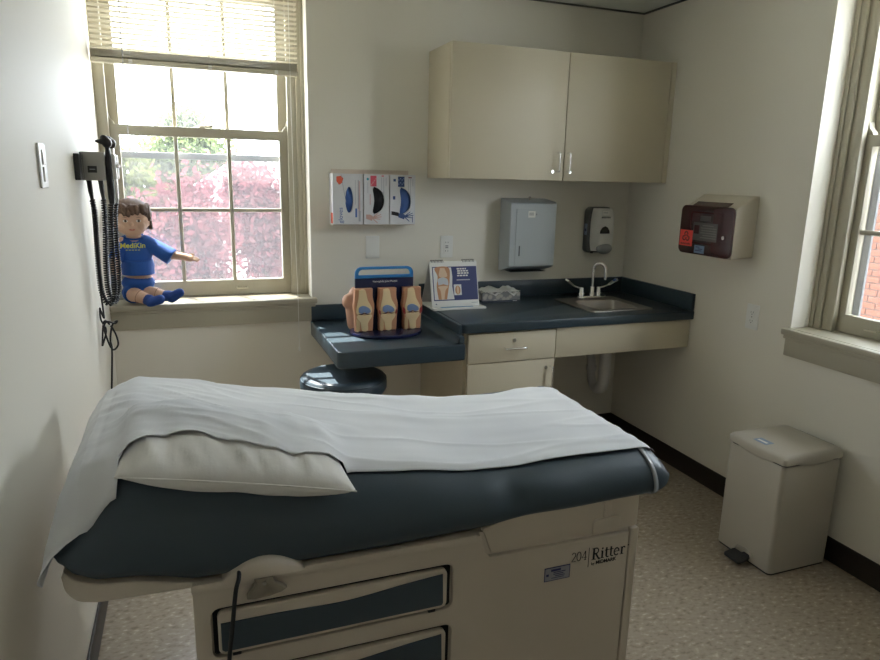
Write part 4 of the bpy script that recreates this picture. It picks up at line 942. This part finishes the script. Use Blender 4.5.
def tissue_box():
    t = thing('tissue_box', 'low patterned tissue box with tissues pulled up', 'tissue box', (-.87, -.11, .864))
    m = bpy.data.materials.new('leaf_pattern_card'); m.use_nodes = True; nt = m.node_tree; b = nt.nodes['Principled BSDF']
    tc = nt.nodes.new('ShaderNodeTexCoord'); v = nt.nodes.new('ShaderNodeTexVoronoi'); v.inputs['Scale'].default_value = 38; nt.links.new(tc.outputs['Object'], v.inputs['Vector'])
    cr = nt.nodes.new('ShaderNodeValToRGB'); cr.color_ramp.elements[0].color = (.50, .47, .41, 1); cr.color_ramp.elements[1].color = (.26, .26, .26, 1); cr.color_ramp.elements[0].position = .35; cr.color_ramp.elements[1].position = .55
    nt.links.new(v.outputs['Distance'], cr.inputs[0]); nt.links.new(cr.outputs[0], b.inputs['Base Color']); b.inputs['Roughness'].default_value = .7
    bx('carton', m, t, -.975, -.757, -.168, -.05, .8745, .918, .002); bx('carton_foot', mat('dark_band_card', (.05, .06, .08), .6), t, -.9745, -.7575, -.1675, -.0505, .8646, .8744)
    bx('print', WHITEP, t, -.80, -.775, -.1686, -.1674, .868, .871)
    TS = thin_mat('tissue', (.80, .79, .76), .3)
    for cx, wd, h, s in ((-.905, .055, .018, 1), (-.80, .045, .016, 5)):
        bm = B(); n = 14; g = {}
        for i in range(n+1):
            for j in range(n+1):
                u, q = -1+2*i/n, -1+2*j/n
                x = cx+u*wd; y = -.11+q*.058*(1-.2*abs(u)); z = .9195+h*(1-abs(u)**1.5)*(1-.5*q*q)+noise.noise(Vector((u*2+s, q*2.4, s)))*.009
                if q < -.45: d = (-.45-q)/.55; z -= d*.030*max(0, 1-abs(u)*1.15); y -= d*.012
                g[i, j] = bm.verts.new((x, y, max(z, .9188 if y > -.167 else .875)))
        for i in range(n):
            for j in range(n): bm.faces.new((g[i, j], g[i+1, j], g[i+1, j+1], g[i, j+1]))
        obj('tissue', bm, TS, t, 180)
tissue_box()

# ------------------------------------------------------------------ stool
def stool():
    t = thing('rolling_stool', 'round slate blue vinyl stool tucked under the desk top', 'stool', (-1.765, -.42, 0))
    cx, cy = -1.765, -.42
    bm = B(); lathe(bm, [(0, .530), (.15, .530), (.180, .538), (.194, .560), (.195, .592), (.186, .615), (.165, .624), (.15, .6225), (.08, .620), (0, .619)], cx, cy, 40); s = obj('seat', bm, VINYL, t, 60)
    bm = B(); rr = .191; tube(bm, [(cx+rr*math.cos(2*PI*k/40), cy+rr*math.sin(2*PI*k/40), .604) for k in range(40)], .0035, 6, closed=True); obj('piping', bm, VINYL, s, 60)
    bm = B(); lathe(bm, [(.1, .52), (.1, .530), (0, .530)], cx, cy, 24); lathe(bm, [(.024, .12), (.024, .36), (.016, .36), (.016, .522)], cx, cy, 20); obj('column', bm, CHROME, t, 40)
    for k in range(5):
        a = 2*PI*k/5+.3; ex, ey = cx+.24*math.cos(a), cy+.24*math.sin(a)
        bm = B(); tube(bm, [(cx, cy, .135), (cx+.12*math.cos(a), cy+.12*math.sin(a), .11), (ex, ey, .078)], [.022, .018, .014], 8); l = obj('leg', bm, CHROME, t, 50)
        bm = B(); px, py = -math.sin(a)*.012, math.cos(a)*.012
        for q in (-1, 1): tube(bm, [(ex+px*q*.4, ey+py*q*.4, .026), (ex+px*q*1.5, ey+py*q*1.5, .026)], .026, 14)
        tube(bm, [(ex, ey, .03), (ex, ey, .08)], .007, 8); obj('caster', bm, BLACK, l, 40)
stool()

# ------------------------------------------------------------------ pedal trash can
def trash_can():
    t = thing('pedal_trash_can', 'beige pedal trash can standing against the wall below the outlet', 'trash can', (-.19, -1.42, 0))
    CN = mat('beige_can_enamel', (.48, .44, .37), .38)
    x0, x1, y0, y1 = -.335, -.030, -1.556, -1.273
    def ring(z, ins=0, r=.018): return [Vector((a, b, z)) for a, b in rrect(x0+ins, x1-ins, y0+ins, y1-ins, r, 6)]
    def loft(nm, secs, m, par):
        bm = B(); R = [[bm.verts.new(v) for v in s] for s in secs]
        for A, Bq in zip(R, R[1:]):
            for k in range(len(A)): bm.faces.new((A[k], A[(k+1) % len(A)], Bq[(k+1) % len(A)], Bq[k]))
        bm.faces.new(R[0][::-1]); bm.faces.new(R[-1]); return obj(nm, bm, m, par, 40)
    loft('base_rim', [ring(0, .004), ring(.010, .004)], BLACK, t)
    loft('body', [ring(.008, .002), ring(.3, .001), ring(.452, .001), ring(.456, .004)], CN, t)
    loft('lid_gap', [ring(.455, .007), ring(.466, .007)], BLACK, t)
    ld = loft('lid', [ring(.463, -.001), ring(.465, -.003), ring(.487, -.003), ring(.496, .003), ring(.501, .013), ring(.503, .04, .03)], CN, t)
    # scooped finger grips under the lid
    bm = B(); n = 12
    for s0, fn in ((0, lambda u, d, z: Vector((x0-.0035-d, -1.418+u*.10, z))), (1, lambda u, d, z: Vector((-.175+u*.10, y0-.0035-d, z)))):
        A = []
        for k in range(n+1):
            u = -1+2*k/n; h = .014*(1-u*u); A.append((bm.verts.new(fn(u, .0, .4655)), bm.verts.new(fn(u, .0015*(1-u*u), .4655-h*.5)), bm.verts.new(fn(u, -.0015, .4655-h))))
        for a, b in zip(A, A[1:]):
            for i in range(2): bm.faces.new((a[i], b[i], b[i+1], a[i+1]))
    obj('lid_lip', bm, CN, ld, 60)
    l = bx('lid_label', mat('pale_blue_label', (.25, .33, .46), .5), ld, -.315, -.27, -1.44, -1.375, .5032, .5038); bx('label_print', WHITEP, l, -.302, -.290, -1.43, -1.385, .5036, .5043)
    bx('hinge', BLACK, t, x1-.002, x1+.012, -1.50, -1.34, .470, .492, .002)
    pd = thing
    bm = B(); vs = []
    o = plate('pedal', BLACK, t, [rrect(-.402, -.345, -1.468, -1.384, .010)], .012, None, 0, .003, lambda u, v, w: Vector((u, v, .028+w+(u+.345)*.18)))
    bm = B(); tube(bm, [(-.345, -1.468, .034), (-.3405, -1.462, .048), (-.3375, -1.43, .052), (-.3405, -1.395, .048), (-.345, -1.388, .034)], .004, 8); obj('pedal_guard', bm, STEEL, t, 60)
    bx('pedal_arm', BLACK, t, -.35, -.325, -1.455, -1.425, .018, .034)
trash_can()

# ------------------------------------------------------------------ wall diagnostic unit
def coil(path, r_coil, pitch, r_wire, steps=7):
    P = spline(path, 14); T, N = frames(P); out = []; acc = [0]
    for a, b in zip(P, P[1:]): acc.append(acc[-1]+(b-a).length)
    n = int(acc[-1]/pitch*steps); j = 0
    for k in range(n+1):
        s = acc[-1]*k/n
        while j < len(P)-2 and acc[j+1] < s: j += 1
        t = (s-acc[j])/max(acc[j+1]-acc[j], 1e-9); p = P[j].lerp(P[j+1], t); nn = N[j].lerp(N[j+1], t).normalized(); tt = T[j]; b = tt.cross(nn)
        a = 2*PI*k/steps; out.append(p+(nn*math.cos(a)+b*math.sin(a))*r_coil)
    return tube(B(), out, r_wire, 4)
def diagnostic_unit():
    t = thing('wall_diagnostic_unit', 'grey wall-mounted diagnostic unit with coiled black cords beside the doll', 'medical device', (LX, -.52, 1.46))
    GB = mat('warm_grey_plastic', (.34, .33, .30), .45); DG = mat('charcoal_plastic', (.05, .05, .05), .5)
    bx('wall_bracket', DG, t, LX+.0005, LX+.018, -.66, -.44, 1.459, 1.548, .003)
    h = bx('housing', GB, t, -2.724, -2.645, -.605, -.44, 1.458, 1.556, .005)
    n = bx('name_plate', BLACK, h, -2.700, -2.671, -.6068, -.6048, 1.485, 1.508, .001); bx('plate_print', mat('grey_print', (.3, .31, .33), .6), n, -2.694, -2.677, -.6074, -.6067, 1.495, 1.498)
    bx('housing_seam', DG, h, -2.7135, -2.7125, -.6056, -.6045, 1.462, 1.553)
    for k in range(4): bx('vent_slot', BLACK, h, -2.722, -2.716, -.6056, -.6045, 1.548-k*.006, 1.551-k*.006)
    for y, m in ((-.56, 'near'), (-.48, 'far')):
        c = bx('handle_cradle', WHITEP, t, -2.6445, -2.612, y-.022, y+.010, 1.462, 1.550, .005)
        bm = B(); tube(bm, [(-2.6115, y-.008, 1.51), (-2.604, y-.008, 1.51)], .008, 12); obj('cradle_clip', bm, CHROME, c, 40)
    # two instrument handles
    for y, x, mm in ((-.592, -2.634, BLACK), (-.512, -2.628, CHROME)):
        bm = B(); lathe(bm, [(0, 1.375), (.008, 1.378), (.011, 1.40), (.0115, 1.47), (.0105, 1.54), (.008, 1.56), (.008, 1.572), (0, 1.572)], x, y, 14); hd = obj('instrument_handle', bm, mm, t, 50)
        bm = B(); ell(bm, (x, y, 1.588), (.017, .020, .019), 3)
        ell(bm, (x-.008, y-.006, 1.604), (.013, .015, .011), 2)
        if mm is BLACK: tube(bm, [(x-.004, y-.004, 1.59), (x-.028, y-.02, 1.592), (x-.034, y-.022, 1.592)], [.013, .006, .004], 10)
        obj('instrument_head', remesh(bm, .0022, 2), BLACK, hd, 180)
    bm = B(); tube(bm, [(-2.706, -.55, 1.458), (-2.704, -.55, 1.42), (-2.701, -.55, 1.385)], [.009, .0085, .005], 10); obj('strain_relief', bm, BLACK, t, 50)
    bm = B(); tube(bm, [(-2.676, -.48, 1.458), (-2.674, -.48, 1.42), (-2.672, -.48, 1.385)], [.009, .0085, .005], 10); obj('strain_relief', bm, DG, t, 50)
    c1 = [(-2.701, -.55, 1.389), (-2.697, -.55, 1.332), (-2.700, -.55, 1.227), (-2.702, -.55, 1.121), (-2.697, -.55, 1.042), (-2.678, -.55, 1.008), (-2.656, -.55, 1.041), (-2.651, -.555, 1.153), (-2.647, -.565, 1.278), (-2.637, -.588, 1.378)]
    c2 = [(-2.672, -.48, 1.388), (-2.675, -.48, 1.276), (-2.684, -.48, 1.145), (-2.684, -.48, 1.049), (-2.670, -.48, .998), (-2.651, -.48, 1.036), (-2.642, -.48, 1.124), (-2.640, -.485, 1.238), (-2.636, -.50, 1.332), (-2.629, -.511, 1.378)]
    for c in (c1, c2): obj('coiled_cord', coil(c, .0075, .0090, .0035), RUBBER, t, 180)
    bm = B(); pc = [(-2.722, -.46, 1.46), (-2.716, -.45, 1.40), (-2.718, -.43, 1.2), (-2.718, -.42, 1.06), (-2.715, -.42, .965), (-2.714, -.42, .929), (-2.724, -.415, .957), (-2.727, -.41, .965), (-2.727, -.412, .922), (-2.711, -.42, .880), (-2.726, -.425, .825), (-2.728, -.42, .83), (-2.716, -.42, .913), (-2.695, -.42, .90), (-2.677, -.42, .858), (-2.673, -.42, .817), (-2.696, -.42, .802), (-2.716, -.428, .881), (-2.706, -.43, .915), (-2.677, -.42, .905), (-2.670, -.415, .914), (-2.689, -.41, .895), (-2.700, -.41, .839), (-2.697, -.415, .798), (-2.705, -.42, .695), (-2.713, -.42, .59), (-2.716, -.42, .42), (-2.724, -.42, .34)]
    tube(bm, spline(pc, 8), .0036, 7); obj('power_lead', bm, RUBBER, t, 60)
    bm = B(); tube(bm, [(-2.705+.014*math.cos(a), -.42+.012*math.sin(a), .903+.004*math.sin(a)) for a in [2*PI*k/12 for k in range(12)]], .002, 5, closed=True); obj('cable_tie', bm, WHITEP, t, 60)
diagnostic_unit()

# ------------------------------------------------------------------ doll on the window sill
def doll():
    t = thing('doll', 'brown-haired doll in blue shirt sitting on the window sill', 'doll', (-2.61, .04, .902))
    SKIN = mat('doll_skin', (.62, .40, .29), .65); HAIR = mat('doll_hair', (.095, .048, .026), .6, bump=.6, bscale=90); BLUE = mat('doll_blue_cloth', (.012, .085, .36), .7, bump=.12, bscale=90); SOCK = mat('doll_blue_sock', (.012, .055, .25), .8, bump=.1, bscale=150)
    Zs = .9025
    hx, hy, hz = -2.622, .018, 1.288
    bm = B()
    ell(bm, (hx, hy, hz), (.076, .066, .078), 4); ell(bm, (hx+.004, hy-.012, hz-.038), (.055, .050, .040), 3)     # skull and jaw
    for s in (-1, 1): ell(bm, (hx+.004+s*.034, hy-.040, hz-.030), (.022, .018, .020), 3)                                 # cheeks
    ell(bm, (hx+.006, hy-.0665, hz-.022), (.0075, .010, .008), 3)                                                   # nose
    for s in (-1, 1): ell(bm, (hx+s*.071, hy+.004, hz-.015), (.010, .013, .018), 3)                                      # ears
    capsule(bm, (hx, hy+.01, hz-.06), (-2.612, .045, 1.185), .030, .034)                                             # neck
    ell(bm, (-2.612, .05, 1.12), (.058, .044, .085), 3); ell(bm, (-2.612, .048, 1.0), (.062, .050, .055), 3); ell(bm, (-2.612, .05, .955), (.066, .050, .045), 3)
    # right-hand arm in the picture, stretched out sideways
    capsule(bm, (-2.562, .04, 1.180), (-2.485, .025, 1.125), .026, .023); capsule(bm, (-2.485, .025, 1.125), (-2.405, .012, 1.112), .021, .017)
    def handm(c, d, up, s):
        c, d, up = Vector(c), Vector(d).normalized(), Vector(up).normalized(); sd = d.cross(up)
        capsule(bm, c-d*.008, c+d*.012, .016*s, .016*s); capsule(bm, c+sd*.006, c+d*.014+sd*.008, .012*s, .012*s)
        for k, (o, l) in enumerate(((-.0125, .030), (-.0045, .036), (.004, .034), (.012, .028))):
            b = c+d*.014+sd*o*s; m1 = b+d*l*.55*s; e = m1+d*l*.4*s-up*.006; capsule(bm, b, m1, .0052*s, .005*s, 8, 3); capsule(bm, m1, e, .005*s, .0044*s, 8, 3)
        b = c-d*.002-sd*.012*s; m1 = b+d*.012-sd*.010*s+up*.006; capsule(bm, b, m1, .006*s, .0055*s, 8, 3); capsule(bm, m1, m1+d*.014*s+up*.003, .0055*s, .0048*s, 8, 3)
    handm((-2.395, .010, 1.108), (1, -.1, -.12), (0, -.5, 1), 1)
    # other arm hanging by the wall
    capsule(bm, (-2.662, .035, 1.180), (-2.692, .005, 1.12), .026, .022); capsule(bm, (-2.692, .005, 1.12), (-2.698, -.012, 1.075), .021, .017)
    handm((-2.697, -.016, 1.062), (.1, -.2, -1), (0, -1, .2), .85)
    # legs out over the sill
    hipL, hipR = Vector((-2.645, .03, .945)), Vector((-2.590, .035, .945))
    kL, kR = Vector((-2.618, -.022, .946)), Vector((-2.545, -.008, .950)); aL, aR = Vector((-2.575, -.052, .930)), Vector((-2.500, -.028, .940))
    capsule(bm, hipL, kL, .036, .031); capsule(bm, kL, aL, .030, .024); capsule(bm, hipR, kR, .036, .030); capsule(bm, kR, aR, .029, .023)
    capsule(bm, aL, aL+Vector((.02, -.01, -.004)), .021, .019); capsule(bm, aR, aR+Vector((.02, -.008, 0)), .021, .019)
    obj('body', remesh(bm, .0030, 3, .5), SKIN, t, 180)
    # shirt
    bm = B(); ell(bm, (-2.612, .048, 1.13), (.068, .054, .080), 3); ell(bm, (-2.610, .045, 1.072), (.071, .058, .050), 3); capsule(bm, (-2.652, .045, 1.178), (-2.572, .045, 1.178), .034, .034)
    for k in range(1): tube(bm, [(-2.610, .045, 1.10), (-2.610, .045, 1.034)], [.066, .070], 22)
    tube(bm, [(-2.575, .04, 1.182), (-2.53, .033, 1.155), (-2.463, .018, 1.112)], [.032, .035, .040], 16)
    tube(bm, [(-2.648, .04, 1.182), (-2.684, .015, 1.14), (-2.696, .002, 1.11)], [.030, .029, .030], 16)
    sh = obj('shirt', remesh(bm, .0035, 5, .5), BLUE, t, 180)
    for v in sh.data.vertices:
        if v.co.z < 1.17: v.co.y -= noise.noise(Vector((v.co.x*22, v.co.z*12, 1)))*.005
    bm = B(); tube(bm, [(hx+.006+.040*math.cos(a), .038+.036*math.sin(a), 1.205-.010*math.cos(a-PI*1.5)) for a in [2*PI*k/24 for k in range(24)]], .005, 6, closed=True); obj('collar', bm, BLUE, sh, 60)
    YT = mat('yellow_print', (.62, .60, .05), .6)
    dg = None
    def on_shirt(o, off):
        # lay flat print on the chest by shooting it onto the shirt
        from mathutils.bvhtree import BVHTree
        bv = BVHTree.FromPolygons([v.co for v in sh.data.vertices], [p.vertices[:] for p in sh.data.polygons])
        for v in o.data.vertices:
            h = bv.ray_cast(Vector((v.co.x, -.3, v.co.z)), Vector((0, 1, 0)))
            if h[0]: v.co.y = h[0].y-off-(.0004 if v.co.y < -.0001 else 0)
    o = text_obj('lettering', 'MediKin', YT, sh, (-2.622, 0, 1.158), (1, 0, 0), (0, 0, 1), .031, align='CENTER', bold=.0006); on_shirt(o, .0008)
    for k in range(5):
        bm = B(); box(bm, -2.652+k*.0125, -2.643+k*.0125, -.0005, .0005, 1.1475, 1.150); o = obj('small_print', bm, YT, sh); on_shirt(o, .0008)
    # shorts
    bm = B(); ell(bm, (-2.614, .048, .995), (.071, .056, .044), 3); ell(bm, (-2.614, .048, .95), (.074, .056, .044), 3); tube(bm, [(-2.64, .03, .95), (-2.633, .004, .949)], [.046, .044], 16); tube(bm, [(-2.592, .032, .95), (-2.577, .010, .951)], [.046, .042], 16)
    for v in bm.verts: v.co.z = max(v.co.z, Zs+.001)
    obj('shorts', remesh(bm, .0035, 4, .5), BLUE, t, 180)
    # socks, soles towards the room
    for nm, a, d in (('sock', aL, Vector((.022, -.026, -.004))), ('sock', aR, Vector((.030, -.018, .002)))):
        bm = B(); capsule(bm, a-d*.25, a+d*.5, .025, .026); c = a+d*1.0+Vector((.006, -.004, 0)); side = Vector((.85, -.25, .35)).normalized() if a is aL else Vector((.80, -.2, .5)).normalized()
        capsule(bm, c-side*.012, c+side*.030, .025, .021)
        for v in bm.verts: v.co.z = max(v.co.z, Zs+.002)
        obj(nm, remesh(bm, .003, 4, .5), SOCK, t, 180)
    # leg seams
    for k, e, r in ((kL, aL, .031), (kR, aR, .030)):
        d = (e-k).normalized(); b = d.cross(Vector((0, 0, 1))).normalized(); u = b.cross(d); bm = B(); c = k.lerp(e, .25)
        tube(bm, [c+(b*math.cos(q)+u*math.sin(q))*r*.985 for q in [2*PI*i/20 for i in range(20)]], .0015, 5, closed=True); obj('leg_seam', bm, mat('seam_brown', (.30, .16, .11), .7), t, 60)
    # hair: cap plus swept locks
    bm = B(); ell(bm, (hx, hy+.014, hz+.020), (.087, .074, .068), 4); rnd = random.Random(4)
    for k in range(34):
        a = rnd.uniform(-.15, PI+.15)+PI; q = Vector((math.cos(a)*.070, math.sin(a)*.060-.002, .046+rnd.uniform(-.006, .012)))
        front = -math.sin(a); drop = .020+.006*rnd.random() if front > .35 else .062
        e = Vector((math.cos(a)*.079, math.sin(a)*.069-.004, q.z-drop+rnd.uniform(-.006, .008))); cc = Vector((hx, hy+.004, hz))
        capsule(bm, cc+q, cc+e, .013, .007, 8, 3)
    for k in range(14):
        a = rnd.uniform(0, PI); capsule(bm, (hx+.07*math.cos(a), hy+.02+.058*math.sin(a), hz+.03), (hx+.078*math.cos(a), hy+.018+.060*math.sin(a), hz-.045), .014, .009, 8, 3)
    obj('hair', remesh(bm, .0028, 2, .4), HAIR, t, 180)
    # face
    EW = mat('doll_eye_white', (.75, .72, .68), .4); EB = mat('doll_eye_brown', (.10, .055, .03), .3); LIP = mat('doll_lip', (.50, .16, .12), .6)
    body = [o for o in t.children if o.name.startswith('body')][0]
    from mathutils.bvhtree import BVHTree
    bv = BVHTree.FromPolygons([v.co for v in body.data.vertices], [p.vertices[:] for p in body.data.polygons])
    def face(nm, m, ol, off, th=.0012):
        o = plate(nm, m, t, [ol], th, 'xz', 0, .0003)
        for v in o.data.vertices:
            h = bv.ray_cast(Vector((v.co.x, -.4, v.co.z)), Vector((0, 1, 0)))
            v.co.y = (h[0].y if h[0] else hy-.06)-off+v.co.y
        return o
    for s in (-1, 1):
        ex, ez = hx+.008+s*.0265, hz-.008
        face('eye_white', EW, ellipse(ex, ez, .0098, .0058, 18), .0006); face('iris', EB, ellipse(ex+.001, ez, .0052, .0056, 16), .0014); face('pupil', INK, ellipse(ex+.001, ez, .0026, .0028, 12), .0022)
        face('eyelash', EB, [(ex-.011, ez+.003), (ex-.004, ez+.0068), (ex+.005, ez+.0068), (ex+.011, ez+.003), (ex+.005, ez+.0052), (ex-.004, ez+.0052)], .0018)
        face('eyebrow', HAIR, [(ex-.012, ez+.0145), (ex, ez+.0175), (ex+.012, ez+.0145), (ex, ez+.0155)], .0008)
    face('mouth', LIP, [(hx-.008, hz-.046), (hx-.001, hz-.0425), (hx+.006, hz-.0438), (hx+.013, hz-.0425), (hx+.020, hz-.046), (hx+.012, hz-.0505), (hx, hz-.0505)], .0008)
doll()
